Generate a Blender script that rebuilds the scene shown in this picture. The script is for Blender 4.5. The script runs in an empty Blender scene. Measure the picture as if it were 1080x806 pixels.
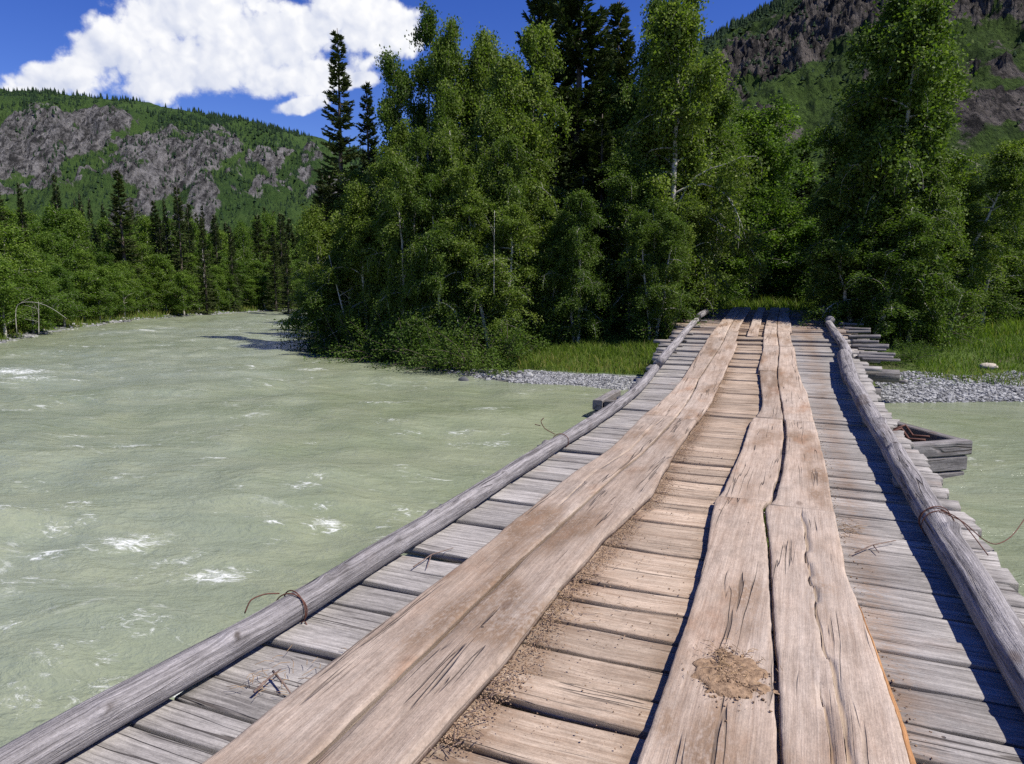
import bpy, math, random
import numpy as np
from mathutils import Vector, Matrix

# ------------------------------------------------------------------ scene, camera, light
SC = bpy.context.scene
COL = SC.collection
YAW = math.radians(22.8)            # the camera looks this far to the left of the bridge
EYE = 1.65                          # eye height above the near deck (deck top = 0)
FPX = 720.0                         # focal length in photograph pixels (1080 wide)
PITCH = math.atan(101 / FPX)
WATER = -0.34

cd = bpy.data.cameras.new('camera')
cd.sensor_width = 36; cd.lens = 24.0; cd.clip_start = 0.05; cd.clip_end = 6000
cam = bpy.data.objects.new('camera', cd); COL.objects.link(cam)
cam.location = (0, 0, EYE)
cam.rotation_euler = (math.pi / 2 - PITCH, 0, YAW)
SC.camera = cam

SUN_EL = math.radians(55)
SUN_AZ = math.radians(-2)           # from +x towards +y
sdir = Vector((math.cos(SUN_EL) * math.cos(SUN_AZ), math.cos(SUN_EL) * math.sin(SUN_AZ), math.sin(SUN_EL)))
sl = bpy.data.lights.new('sun', 'SUN'); sl.energy = 5.0; sl.angle = math.radians(0.53); sl.color = (1.0, 0.945, 0.86)
so = bpy.data.objects.new('sun', sl); COL.objects.link(so)
so.rotation_euler = sdir.to_track_quat('Z', 'Y').to_euler()
SKY_STRENGTH = 0.085
EXPOSURE = 0.38

SC.view_settings.view_transform = 'Standard'
SC.view_settings.look = 'None'
SC.view_settings.exposure = EXPOSURE
SC.view_settings.gamma = 1.0
SC.view_settings.use_curve_mapping = False
SC.render.engine = 'CYCLES'
SC.cycles.max_bounces = 6
SC.cycles.diffuse_bounces = 2
SC.cycles.glossy_bounces = 2
SC.cycles.transmission_bounces = 3
SC.cycles.use_denoising = False
try:
    SC.cycles.denoiser = 'OPENIMAGEDENOISE'
except Exception:
    pass

FW = np.array([-math.sin(YAW) * math.cos(PITCH), math.cos(YAW) * math.cos(PITCH), -math.sin(PITCH)])
RT = np.array([math.cos(YAW), math.sin(YAW), 0.0])
UP = np.cross(RT, FW)
FH = np.array([-math.sin(YAW), math.cos(YAW), 0.0])      # horizontal forward
CAMP = np.array([0, 0, EYE])

def ray(px, py):
    return RT * ((px - 540) / FPX) - UP * ((py - 403) / FPX) + FW

def onz(px, py, z):
    d = ray(px, py); return CAMP + d * ((z - EYE) / d[2])

def atdepth(px, D):
    """ground point (x, y) seen in photograph column px near the horizon, D metres ahead"""
    p = CAMP + FH * D + RT * ((px - 540) / FPX * D)
    return p[0], p[1]

# ------------------------------------------------------------------ node helpers
class N:
    def __init__(s, tree):
        s.t = tree; s.n = tree.nodes; s.l = tree.links
    def new(s, typ, **kw):
        x = s.n.new(typ)
        for k, v in kw.items(): setattr(x, k, v)
        return x
    def put(s, sock, v):
        if isinstance(v, bpy.types.NodeSocket): s.l.new(v, sock)
        elif v is not None: sock.default_value = v
    def math(s, op, a, b=None, c=None, clamp=False):
        x = s.new('ShaderNodeMath', operation=op, use_clamp=clamp)
        s.put(x.inputs[0], a)
        if b is not None: s.put(x.inputs[1], b)
        if c is not None: s.put(x.inputs[2], c)
        return x.outputs[0]
    def vec(s, op, a, b=None, sc=None):
        x = s.new('ShaderNodeVectorMath', operation=op)
        s.put(x.inputs[0], a)
        if b is not None: s.put(x.inputs[1], b)
        if sc is not None: s.put(x.inputs['Scale'], sc)
        return x.outputs['Value'] if op in ('DOT_PRODUCT', 'LENGTH', 'DISTANCE') else x.outputs[0]
    def comb(s, x=0.0, y=0.0, z=0.0):
        c = s.new('ShaderNodeCombineXYZ')
        for i, v in enumerate((x, y, z)): s.put(c.inputs[i], v)
        return c.outputs[0]
    def sep(s, v):
        c = s.new('ShaderNodeSeparateXYZ'); s.put(c.inputs[0], v); return c.outputs
    def noise(s, v, scale=1.0, detail=4.0, rough=0.55, dist=0.0, col=False):
        x = s.new('ShaderNodeTexNoise')
        s.put(x.inputs['Vector'], v); x.inputs['Scale'].default_value = scale
        x.inputs['Detail'].default_value = detail; x.inputs['Roughness'].default_value = rough
        x.inputs['Distortion'].default_value = dist
        return x.outputs['Color' if col else 'Fac']
    def voro(s, v, scale=1.0, feature='F1'):
        x = s.new('ShaderNodeTexVoronoi', feature=feature)
        s.put(x.inputs['Vector'], v); x.inputs['Scale'].default_value = scale
        return x.outputs['Distance'], x.outputs['Color'] if feature == 'F1' else None
    def smooth(s, v, lo, hi):
        x = s.new('ShaderNodeMapRange', interpolation_type='SMOOTHSTEP')
        s.put(x.inputs['Value'], v); s.put(x.inputs['From Min'], lo); s.put(x.inputs['From Max'], hi)
        return x.outputs[0]
    def lin(s, v, lo, hi, a=0.0, b=1.0):
        x = s.new('ShaderNodeMapRange')
        s.put(x.inputs['Value'], v); s.put(x.inputs['From Min'], lo); s.put(x.inputs['From Max'], hi)
        s.put(x.inputs['To Min'], a); s.put(x.inputs['To Max'], b)
        return x.outputs[0]
    def mix(s, f, a, b, blend='MIX'):
        x = s.new('ShaderNodeMix', data_type='RGBA', blend_type=blend)
        s.put(x.inputs[0], f)
        for i, v in ((6, a), (7, b)):
            if isinstance(v, (tuple, list)) and len(v) == 3: v = (*v, 1)
            s.put(x.inputs[i], v)
        return x.outputs[2]
    def attr(s, name):
        x = s.new('ShaderNodeAttribute', attribute_name=name); return x
    def bump(s, h, strength=0.5, dist=0.01, normal=None):
        x = s.new('ShaderNodeBump'); x.inputs['Strength'].default_value = strength
        x.inputs['Distance'].default_value = dist; s.put(x.inputs['Height'], h)
        if normal is not None: s.put(x.inputs['Normal'], normal)
        return x.outputs[0]
    def pos(s): return s.new('ShaderNodeNewGeometry').outputs['Position']
    def rnd(s): return s.new('ShaderNodeObjectInfo').outputs['Random']

def material(name):
    m = bpy.data.materials.new(name); m.use_nodes = True
    m.node_tree.nodes.clear()
    k = N(m.node_tree)
    out = k.new('ShaderNodeOutputMaterial')
    return m, k, out

def principled(k, out, col, rough=0.8, normal=None, spec=0.3, coat=None):
    b = k.new('ShaderNodeBsdfPrincipled')
    if isinstance(col, (tuple, list)) and len(col) == 3: col = (*col, 1)
    k.put(b.inputs['Base Color'], col); k.put(b.inputs['Roughness'], rough)
    k.put(b.inputs['Specular IOR Level'], spec)
    if normal is not None: k.put(b.inputs['Normal'], normal)
    k.l.new(b.outputs[0], out.inputs[0])
    return b

# ------------------------------------------------------------------ sky with cumulus
w = bpy.data.worlds.new('World'); SC.world = w; w.use_nodes = True
k = N(w.node_tree); w.node_tree.nodes.clear()
wo = k.new('ShaderNodeOutputWorld'); bg = k.new('ShaderNodeBackground')
sky = k.new('ShaderNodeTexSky', sky_type='NISHITA')
sky.sun_disc = False; sky.sun_elevation = SUN_EL; sky.sun_rotation = math.pi / 2 - SUN_AZ
sky.altitude = 1200; sky.air_density = 1.0; sky.dust_density = 0.2; sky.ozone_density = 2.0
hs = k.new('ShaderNodeHueSaturation'); k.l.new(sky.outputs[0], hs.inputs['Color'])
hs.inputs['Saturation'].default_value = 1.36; hs.inputs['Value'].default_value = 1.25; hs.inputs['Hue'].default_value = 0.528
d = k.vec('NORMALIZE', k.new('ShaderNodeTexCoord').outputs['Generated'])
cc = Vector(ray(228, 62)).normalized()
e1 = Vector((0, 0, 1)).cross(cc).normalized() * -1.0
e2 = cc.cross(e1) * -1.0
if e2.z < 0: e2 = -e2
px = k.math('DIVIDE', k.vec('DOT_PRODUCT', d, tuple(e1)), k.math('MAXIMUM', k.vec('DOT_PRODUCT', d, tuple(cc)), 0.05))
py = k.math('DIVIDE', k.vec('DOT_PRODUCT', d, tuple(e2)), k.math('MAXIMUM', k.vec('DOT_PRODUCT', d, tuple(cc)), 0.05))
cp = k.comb(px, py, 0.81)
px = k.math('SUBTRACT', px, 0.012)
py = k.math('SUBTRACT', py, k.math('MULTIPLY', px, 0.25))
# lobes of the cloud: (x, y, rx, ry) in tangent units
CL = [(-0.13, 0.030, 0.085, 0.055), (-0.185, 0.005, 0.075, 0.032), (-0.06, 0.058, 0.10, 0.060), (0.00, 0.070, 0.09, 0.062), (0.05, 0.012, 0.19, 0.074), (0.155, 0.036, 0.105, 0.064),
      (0.205, 0.010, 0.070, 0.055), (-0.03, 0.000, 0.15, 0.050), (0.08, -0.030, 0.14, 0.036), (0.15, -0.045, 0.055, 0.016), (0.085, -0.066, 0.045, 0.014)]
dens = None
for (cx, cy, rx, ry) in CL:
    a = k.math('DIVIDE', k.math('SUBTRACT', px, cx), rx); b = k.math('DIVIDE', k.math('SUBTRACT', py, cy), ry)
    q = k.math('SUBTRACT', 1.0, k.math('SQRT', k.math('ADD', k.math('MULTIPLY', a, a), k.math('MULTIPLY', b, b))))
    dens = q if dens is None else k.math('SMOOTH_MAX', dens, q, 0.12)
def billow(v, sc):
    x = k.new('ShaderNodeTexVoronoi', feature='F1'); k.put(x.inputs['Vector'], v); x.inputs['Scale'].default_value = sc
    x.inputs['Detail'].default_value = 2.0; x.inputs['Roughness'].default_value = 0.62; x.inputs['Lacunarity'].default_value = 2.3
    x.normalize = True
    return x.outputs['Distance']
wv = k.vec('ADD', cp, k.vec('SCALE', k.vec('SUBTRACT', k.noise(cp, 20.0, 5, 0.6, 0.0, True), (0.5, 0.5, 0.5)), sc=0.030))
b1 = billow(wv, 17.0); b2 = billow(k.vec('ADD', wv, (0.010, 0.013, 0)), 17.0)
n1 = k.noise(cp, 26.0, 9, 0.62); n3 = k.noise(cp, 7.0, 3, 0.5)
dd = k.math('ADD', dens, k.math('MULTIPLY', k.math('SUBTRACT', 0.36, b1), 1.5))
dd = k.math('ADD', dd, k.math('MULTIPLY', k.math('SUBTRACT', n1, 0.5), 0.95))
dd = k.math('ADD', dd, k.math('MULTIPLY', k.math('SUBTRACT', n3, 0.5), 0.75))
mask = k.smooth(dd, 0.29, 0.62)
front = k.smooth(k.vec('DOT_PRODUCT', d, tuple(cc)), 0.5, 0.7)
mask = k.math('MULTIPLY', mask, front)
relief = k.math('ADD', 0.58, k.math('MULTIPLY', k.math('SUBTRACT', b2, b1), 3.2), clamp=True)
low = k.smooth(k.math('ADD', py, k.math('MULTIPLY', px, 0.25)), -0.09, 0.08)
lit = k.math('ADD', k.math('MULTIPLY', relief, 0.80), k.math('MULTIPLY', low, 0.20), clamp=True)
ccol = k.mix(lit, (5.3, 5.8, 7.3), (9.2, 9.2, 9.3))  # sunlit white and shaded lavender sides painted into the cloud colour
# faint high wisp
skyc = k.mix(mask, hs.outputs[0], ccol)
k.l.new(skyc, bg.inputs['Color']); bg.inputs['Strength'].default_value = SKY_STRENGTH
k.l.new(bg.outputs[0], wo.inputs[0])

# ------------------------------------------------------------------ mesh helpers
RNG = np.random.default_rng(7)
random.seed(7)

def vnoise(x, y, seed=0):
    x = np.asarray(x, float); y = np.asarray(y, float)
    xi = np.floor(x).astype(np.int64); yi = np.floor(y).astype(np.int64)
    fx = x - xi; fy = y - yi
    fx = fx * fx * (3 - 2 * fx); fy = fy * fy * (3 - 2 * fy)
    def h(a, b):
        v = (a * 374761393 + b * 668265263 + seed * 1442695041) & 0xffffffff
        v = ((v ^ (v >> 13)) * 1274126177) & 0xffffffff
        v = v ^ (v >> 16)
        return (v & 0xffff) / 65535.0
    return (h(xi, yi) * (1 - fx) + h(xi + 1, yi) * fx) * (1 - fy) + (h(xi, yi + 1) * (1 - fx) + h(xi + 1, yi + 1) * fx) * fy

def fbm(x, y, oct=5, seed=0, gain=0.5, lac=2.03):
    s = 0; a = 1; tot = 0; x = np.asarray(x, float); y = np.asarray(y, float)
    for o in range(oct):
        s = s + a * vnoise(x, y, seed + o * 17); tot += a; a *= gain
        x = x * lac + 13.7; y = y * lac + 7.1
    return s / tot

def ridged(x, y, oct=5, seed=0, gain=0.55):
    s = 0; a = 1; tot = 0; x = np.asarray(x, float); y = np.asarray(y, float)
    for o in range(oct):
        s = s + a * (1 - np.abs(2 * vnoise(x, y, seed + o * 17) - 1)); tot += a; a *= gain
        x = x * 2.07 + 3.1; y = y * 2.07 + 9.3
    return s / tot

def sstep(v, a, b):
    t = np.clip((np.asarray(v, float) - a) / (b - a), 0, 1); return t * t * (3 - 2 * t)

class MB:
    """collects shapes, builds ONE mesh"""
    def __init__(s):
        s.V = []; s.Q = []; s.T = []; s.NG = []; s.n = 0; s.A = {}
    def add(s, V, Q=None, T=None, ng=None, **attrs):
        V = np.asarray(V, float).reshape(-1, 3)
        if Q is not None and len(Q): s.Q.append(np.asarray(Q, np.int64).reshape(-1, 4) + s.n)
        if T is not None and len(T): s.T.append(np.asarray(T, np.int64).reshape(-1, 3) + s.n)
        if ng is not None:
            for f in ng: s.NG.append(np.asarray(f) + s.n)
        for kk, a in attrs.items():
            s.A.setdefault(kk, []).append((s.n, np.asarray(a, float)))
        s.V.append(V); s.n += len(V)
    def mesh(s, name, mat, smooth=True):
        V = np.concatenate(s.V)
        loops = []; tot = []
        if s.Q: q = np.concatenate(s.Q); loops.append(q.ravel()); tot.append(np.full(len(q), 4))
        if s.T: t = np.concatenate(s.T); loops.append(t.ravel()); tot.append(np.full(len(t), 3))
        for f in s.NG: loops.append(f); tot.append(np.array([len(f)]))
        loops = np.concatenate(loops); tot = np.concatenate(tot)
        start = np.concatenate([[0], np.cumsum(tot)[:-1]])
        me = bpy.data.meshes.new(name)
        me.vertices.add(len(V)); me.vertices.foreach_set('co', V.astype(np.float32).ravel())
        me.loops.add(len(loops)); me.loops.foreach_set('vertex_index', loops.astype(np.int32))
        me.polygons.add(len(tot)); me.polygons.foreach_set('loop_start', start.astype(np.int32))
        me.polygons.foreach_set('loop_total', tot.astype(np.int32))
        me.polygons.foreach_set('use_smooth', np.full(len(tot), bool(smooth)))
        for kk, parts in s.A.items():
            dim = parts[0][1].ndim
            if dim == 2:
                a = np.zeros((len(V), 3), np.float32)
                for o, p in parts: a[o:o + len(p)] = p
                at = me.attributes.new(kk, 'FLOAT_VECTOR', 'POINT'); at.data.foreach_set('vector', a.ravel())
            else:
                a = np.zeros(len(V), np.float32)
                for o, p in parts: a[o:o + len(p)] = p
                at = me.attributes.new(kk, 'FLOAT', 'POINT'); at.data.foreach_set('value', a)
        me.update(calc_edges=True)
        if mat is not None: me.materials.append(mat)
        return me
    def build(s, name, mat, parent=None, smooth=True, loc=None):
        o = bpy.data.objects.new(name, s.mesh(name, mat, smooth)); COL.objects.link(o)
        if parent is not None: o.parent = parent
        if loc is not None: o.location = loc
        return o

def tag(o, label=None, cat=None, group=None, kind=None):
    if label: o['label'] = label
    if cat: o['category'] = cat
    if group: o['group'] = group
    if kind: o['kind'] = kind
    return o

def empty(name, loc, rz=0.0):
    o = bpy.data.objects.new(name, None); COL.objects.link(o)
    o.location = loc; o.rotation_euler = (0, 0, rz); o.empty_display_size = 0.2
    return o

def frames(P):
    P = np.asarray(P, float)
    T = np.gradient(P, axis=0); T /= np.linalg.norm(T, axis=1)[:, None] + 1e-9
    ref = np.array([0, 0, 1.0])
    if abs(T[:, 2]).mean() > 0.8: ref = np.array([1.0, 0, 0])
    A = np.cross(T, ref); A /= np.linalg.norm(A, axis=1)[:, None] + 1e-9
    B = np.cross(A, T)
    return T, A, B

def tube(mb, P, R, sides=8, seed=None, caps=True, wob=None, umult=1.0):
    P = np.asarray(P, float); n = len(P); R = np.broadcast_to(np.asarray(R, float), (n,))
    T, A, B = frames(P)
    ang = np.linspace(0, 2 * np.pi, sides, endpoint=False)
    rr = R[:, None] * np.ones(sides)[None]
    L = np.concatenate([[0], np.cumsum(np.linalg.norm(np.diff(P, axis=0), axis=1))])
    if wob is not None: rr = rr * wob(L, ang)
    V = P[:, None] + rr[..., None] * (np.cos(ang)[None, :, None] * A[:, None] + np.sin(ang)[None, :, None] * B[:, None])
    i = np.arange(n - 1)[:, None] * sides; j = np.arange(sides)[None]; j2 = (j + 1) % sides
    Q = np.stack([i + j, i + sides + j, i + sides + j2, i + j2], -1).reshape(-1, 4)
    sd = RNG.random() * 50 if seed is None else seed
    circ = np.minimum(ang, 2 * np.pi - ang) * R.mean()
    G = np.stack([np.repeat(L[:, None] * umult, sides, 1), np.repeat(circ[None], n, 0), np.full((n, sides), sd)], -1)
    ng = [np.arange(sides), np.arange((n - 1) * sides, n * sides)[::-1]] if caps else None
    mb.add(V.reshape(-1, 3), Q, ng=ng, grain=G.reshape(-1, 3))

def boxm(mb, lo, hi, seed=0.0, long=0):
    """a slightly subdivided box between two corners, grain along one axis"""
    lo = np.array(lo, float); hi = np.array(hi, float)
    c = np.array([[x, y, z] for z in (0, 1) for y in (0, 1) for x in (0, 1)], float)
    V = lo + c * (hi - lo)
    Q = [[0, 2, 3, 1], [4, 5, 7, 6], [0, 1, 5, 4], [2, 6, 7, 3], [0, 4, 6, 2], [1, 3, 7, 5]]
    o = [a for a in range(3) if a != long]
    G = np.stack([V[:, long], V[:, o[0]] + V[:, o[1]], np.full(8, seed)], -1)
    mb.add(V, Q, grain=G)

# ------------------------------------------------------------------ materials
def wood_mat(name, dark, light, dusty_dark=None, dusty_light=None, streak=38.0, bumpd=0.006, stain=(0.19, 0.10, 0.05), stain_amt=0.35, wobble=0.03, crk=0.75):
    m, k, out = material(name)
    g = k.attr('grain').outputs['Vector']
    gx, gy, gz = k.sep(g)
    rnd = k.rnd()
    wob = k.noise(k.comb(k.math('MULTIPLY', gx, 1.6), k.math('MULTIPLY', gy, 5.0), gz), 1.0, 3, 0.5)
    gy2 = k.math('ADD', gy, k.math('MULTIPLY', wob, wobble))
    c1 = k.comb(k.math('MULTIPLY', gx, 1.4), k.math('MULTIPLY', gy2, streak), k.math('MULTIPLY', gz, 7.3))
    s1 = k.noise(c1, 1.0, 6, 0.65)
    c2 = k.comb(k.math('MULTIPLY', gx, 5.0), k.math('MULTIPLY', gy2, streak * 4.5), gz)
    s2 = k.noise(c2, 1.0, 4, 0.6)
    big = k.noise(k.comb(k.math('MULTIPLY', gx, 1.3), k.math('MULTIPLY', gy, 3.0), k.math('ADD', gz, 3.1)), 1.0, 5, 0.6)
    spk = k.noise(k.comb(k.math('MULTIPLY', gx, 30.0), k.math('MULTIPLY', gy, 60.0), gz), 1.0, 3, 0.6)
    val = k.math('ADD', k.math('MULTIPLY', s1, 0.62), k.math('MULTIPLY', s2, 0.38))
    f = k.smooth(val, 0.30, 0.68)
    grey = k.mix(f, dark, light)
    if dusty_dark is not None:
        z = k.attr('zone').outputs['Fac']
        z = k.math('ADD', z, k.math('MULTIPLY', k.math('SUBTRACT', big, 0.5), 0.9), clamp=True)
        z = k.smooth(z, 0.2, 0.85)
        dust = k.mix(f, dusty_dark, dusty_light)
        base = k.mix(z, grey, dust)
        sm = k.math('MULTIPLY', k.attr('soil').outputs['Fac'], k.smooth(k.math('ADD', spk, k.math('MULTIPLY', big, 0.6)), 0.55, 0.9))
        base = k.mix(sm, base, (0.265, 0.18, 0.12))
    else:
        base = grey
    base = k.mix(k.math('MULTIPLY', k.smooth(big, 0.55, 0.78), stain_amt), base, stain)
    # weathered patches and per-board value
    v = k.math('ADD', 0.74, k.math('ADD', k.math('MULTIPLY', rnd, 0.36), k.math('MULTIPLY', k.math('SUBTRACT', spk, 0.5), 0.5)))
    base = k.mix(1.0, base, k.comb(v, v, v), 'MULTIPLY')
    iso = k.noise(k.comb(k.math('MULTIPLY', gx, 95.0), k.math('MULTIPLY', gy, 150.0), gz), 1.0, 3, 0.7)
    blo = k.noise(k.comb(k.math('MULTIPLY', gx, 4.5), k.math('MULTIPLY', gy, 9.0), k.math('ADD', gz, 40.0)), 1.0, 6, 0.7)
    v2 = k.math('ADD', 0.60, k.math('ADD', k.math('MULTIPLY', k.smooth(iso, 0.25, 0.7), 0.22), k.math('MULTIPLY', k.smooth(blo, 0.25, 0.7), 0.30)))
    base = k.mix(1.0, base, k.comb(v2, v2, v2), 'MULTIPLY')
    # checks: long thin splits, the shadow inside them painted as dark colour
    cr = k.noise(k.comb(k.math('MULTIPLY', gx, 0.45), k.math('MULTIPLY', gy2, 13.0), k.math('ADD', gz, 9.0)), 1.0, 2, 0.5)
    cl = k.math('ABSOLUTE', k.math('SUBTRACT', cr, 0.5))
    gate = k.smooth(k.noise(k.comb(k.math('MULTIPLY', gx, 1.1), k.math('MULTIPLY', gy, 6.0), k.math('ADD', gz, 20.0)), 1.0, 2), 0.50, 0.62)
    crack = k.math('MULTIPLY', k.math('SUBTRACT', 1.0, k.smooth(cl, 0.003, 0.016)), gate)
    # knots and nail heads
    kd, kc = k.voro(k.comb(k.math('MULTIPLY', gx, 1.1), k.math('MULTIPLY', gy, 2.6), gz), 1.0)
    knot = k.math('SUBTRACT', 1.0, k.smooth(kd, 0.03, 0.085))
    nd, nc = k.voro(k.comb(k.math('MULTIPLY', gx, 5.0), k.math('MULTIPLY', gy, 5.0), k.math('ADD', gz, 5.0)), 1.0)
    nail = k.math('MULTIPLY', k.math('SUBTRACT', 1.0, k.smooth(nd, 0.035, 0.05)), k.math('GREATER_THAN', k.sep(nc)[0], 0.72))
    base = k.mix(k.math('MULTIPLY', knot, 0.55), base, (0.11, 0.07, 0.05))
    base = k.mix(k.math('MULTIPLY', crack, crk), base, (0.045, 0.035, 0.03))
    base = k.mix(k.math('MULTIPLY', nail, 0.8), base, (0.05, 0.035, 0.03))
    kn = k.attr('knot').outputs['Fac']
    base = k.mix(k.math('MULTIPLY', k.smooth(kn, 0.05, 0.7), 0.8), base, (0.05, 0.038, 0.032))
    h = k.math('ADD', val, k.math('ADD', k.math('MULTIPLY', spk, 0.25), k.math('MULTIPLY', iso, 0.2)))
    h = k.math('SUBTRACT', h, k.math('MULTIPLY', crack, 2.2))
    h = k.math('SUBTRACT', h, k.math('MULTIPLY', nail, 0.6))
    principled(k, out, base, 0.86, k.bump(h, 0.9, bumpd), 0.22)
    return m

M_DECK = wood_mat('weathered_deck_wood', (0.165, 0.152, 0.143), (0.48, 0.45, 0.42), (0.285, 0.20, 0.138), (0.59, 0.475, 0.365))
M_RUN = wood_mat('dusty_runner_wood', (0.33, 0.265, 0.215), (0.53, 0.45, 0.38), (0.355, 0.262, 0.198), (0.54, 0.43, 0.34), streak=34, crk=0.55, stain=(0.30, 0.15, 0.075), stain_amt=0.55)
M_LOG = wood_mat('silver_log_wood', (0.085, 0.077, 0.077), (0.50, 0.468, 0.465), streak=44, bumpd=0.02, stain=(0.13, 0.085, 0.06), stain_amt=0.7)
M_CRIB = wood_mat('old_crib_wood', (0.09, 0.082, 0.08), (0.30, 0.28, 0.27), streak=30, bumpd=0.012)
M_ORANGE = wood_mat('fresh_split_wood', (0.24, 0.105, 0.04), (0.50, 0.28, 0.13), streak=40)

def rust_mat():
    m, k, out = material('rusty_wire'); p = k.pos()
    c = k.mix(k.noise(p, 60, 3), (0.045, 0.025, 0.02), (0.17, 0.06, 0.035))
    principled(k, out, c, 0.7, None, 0.4); return m
M_WIRE = rust_mat()

def simple_noise_mat(name, c1, c2, scale, rough=0.9, attr=None, bump=0.0):
    m, k, out = material(name); p = k.pos()
    f = k.noise(p, scale, 4)
    if attr: f = k.math('ADD', k.math('MULTIPLY', f, 0.5), k.math('MULTIPLY', k.attr(attr).outputs['Fac'], 0.6), clamp=True)
    c = k.mix(k.smooth(f, 0.2, 0.8), c1, c2)
    principled(k, out, c, rough, k.bump(f, bump, 0.01) if bump else None, 0.25)
    return m
M_DIRT = simple_noise_mat('dry_dirt', (0.115, 0.070, 0.042), (0.36, 0.245, 0.155), 160, 0.95, 'rnd', 0.8)
M_STRAW = simple_noise_mat('straw', (0.30, 0.20, 0.11), (0.55, 0.42, 0.27), 30, 0.9, 'rnd')
M_TWIG = simple_noise_mat('twig', (0.09, 0.06, 0.05), (0.28, 0.20, 0.16), 50, 0.9)
M_STONE = simple_noise_mat('river_stone', (0.08, 0.082, 0.085), (0.36, 0.36, 0.355), 6, 0.85, 'rnd', 0.3)
M_ROCKP = simple_noise_mat('pale_boulder', (0.30, 0.25, 0.20), (0.52, 0.46, 0.38), 8, 0.9, None, 0.6)

def leaf_mat(name, c_dark, c_mid, c_light, transl=0.42, rough=0.6, spec=0.2, tcol=(1.0, 1.15, 0.45)):
    m, k, out = material(name)
    r = k.attr('rnd').outputs['Fac']; o = k.rnd()
    c = k.mix(k.smooth(r, 0.0, 0.75), c_dark, c_mid); c = k.mix(k.smooth(r, 0.72, 1.0), c, c_light)
    v = k.math('ADD', 0.8, k.math('MULTIPLY', o, 0.4))
    c = k.mix(1.0, c, k.comb(k.math('MULTIPLY', v, k.math('ADD', 0.92, k.math('MULTIPLY', o, 0.16))), v, v), 'MULTIPLY')
    b = k.new('ShaderNodeBsdfPrincipled'); k.put(b.inputs['Base Color'], c); b.inputs['Roughness'].default_value = rough
    b.inputs['Specular IOR Level'].default_value = spec
    t = k.new('ShaderNodeBsdfTranslucent'); k.put(t.inputs['Color'], k.mix(1.0, c, (*tcol, 1), 'MULTIPLY'))
    mx = k.new('ShaderNodeMixShader'); mx.inputs[0].default_value = transl
    k.l.new(b.outputs[0], mx.inputs[1]); k.l.new(t.outputs[0], mx.inputs[2]); k.l.new(mx.outputs[0], out.inputs[0])
    return m
M_LEAF = leaf_mat('birch_leaves', (0.070, 0.112, 0.018), (0.120, 0.182, 0.030), (0.195, 0.250, 0.062))
M_LEAF2 = leaf_mat('bright_leaves', (0.065, 0.120, 0.016), (0.120, 0.200, 0.026), (0.19, 0.27, 0.05))
M_NEEDLE = leaf_mat('spruce_needles', (0.032, 0.050, 0.017), (0.068, 0.094, 0.028), (0.13, 0.15, 0.05), 0.2, 0.6, 0.2)
M_SHRUB = leaf_mat('shrub_leaves', (0.045, 0.085, 0.014), (0.085, 0.142, 0.022), (0.14, 0.20, 0.04))
M_GRASS = leaf_mat('grass_blades', (0.075, 0.125, 0.018), (0.140, 0.210, 0.032), (0.28, 0.26, 0.09), 0.45, 0.6, 0.2)
M_HILLTREE = leaf_mat('hill_conifers', (0.010, 0.022, 0.012), (0.020, 0.042, 0.018), (0.040, 0.070, 0.026), 0.05, 0.8, 0.1)

def bark_mat(name, birch):
    m, k, out = material(name)
    g = k.attr('grain').outputs['Vector']; gx, gy, gz = k.sep(g)
    if birch:
        n = k.noise(k.comb(k.math('MULTIPLY', gx, 9.0), k.math('MULTIPLY', gy, 2.5), gz), 1.0, 3, 0.6)
        n2 = k.noise(k.comb(k.math('MULTIPLY', gx, 1.2), k.math('MULTIPLY', gy, 3), gz), 1.0, 2)
        c = k.mix(k.smooth(n, 0.56, 0.66), (0.42, 0.40, 0.35), (0.06, 0.05, 0.045))
        c = k.mix(k.smooth(n2, 0.5, 0.75), c, (0.20, 0.17, 0.14))
    else:
        n = k.noise(k.comb(k.math('MULTIPLY', gx, 5.0), k.math('MULTIPLY', gy, 30), gz), 1.0, 4, 0.6)
        c = k.mix(n, (0.05, 0.04, 0.033), (0.16, 0.13, 0.11))
    principled(k, out, c, 0.85, k.bump(n, 0.4, 0.01), 0.2)
    return m
M_BIRCH = bark_mat('birch_bark', True)
M_BARK = bark_mat('dark_bark', False)

def ground_mat():
    m, k, out = material('river_bank_ground'); p = k.pos()
    d = k.attr('inland').outputs['Fac']
    n = k.noise(p, 0.7, 5); nf = k.noise(p, 9.0, 5, 0.65); vd, vc = k.voro(p, 22.0)
    peb = k.mix(k.sep(vc)[0], (0.10, 0.105, 0.11), (0.36, 0.36, 0.355))
    soil = k.mix(nf, (0.045, 0.034, 0.022), (0.10, 0.075, 0.05))
    grass = k.mix(nf, (0.035, 0.062, 0.012), (0.10, 0.145, 0.028))
    grass = k.mix(k.smooth(n, 0.52, 0.72), grass, soil)
    dn = k.math('ADD', d, k.math('MULTIPLY', k.math('SUBTRACT', n, 0.5), 1.6))
    wet = k.smooth(d, -0.1, 0.22)
    thr = k.lin(k.smooth(k.sep(p)[0], -5.9, -5.2), 0.0, 1.0, 0.10, 0.80)
    c = k.mix(k.smooth(k.math('SUBTRACT', dn, thr), 0.0, 0.4), peb, grass)
    c = k.mix(k.math('SUBTRACT', 1.0, wet), c, (0.05, 0.05, 0.045))
    h = k.math('ADD', nf, k.math('MULTIPLY', vd, 0.5))
    principled(k, out, c, 0.92, k.bump(h, 0.7, 0.04), 0.2)
    return m
M_GROUND = ground_mat()

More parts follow.
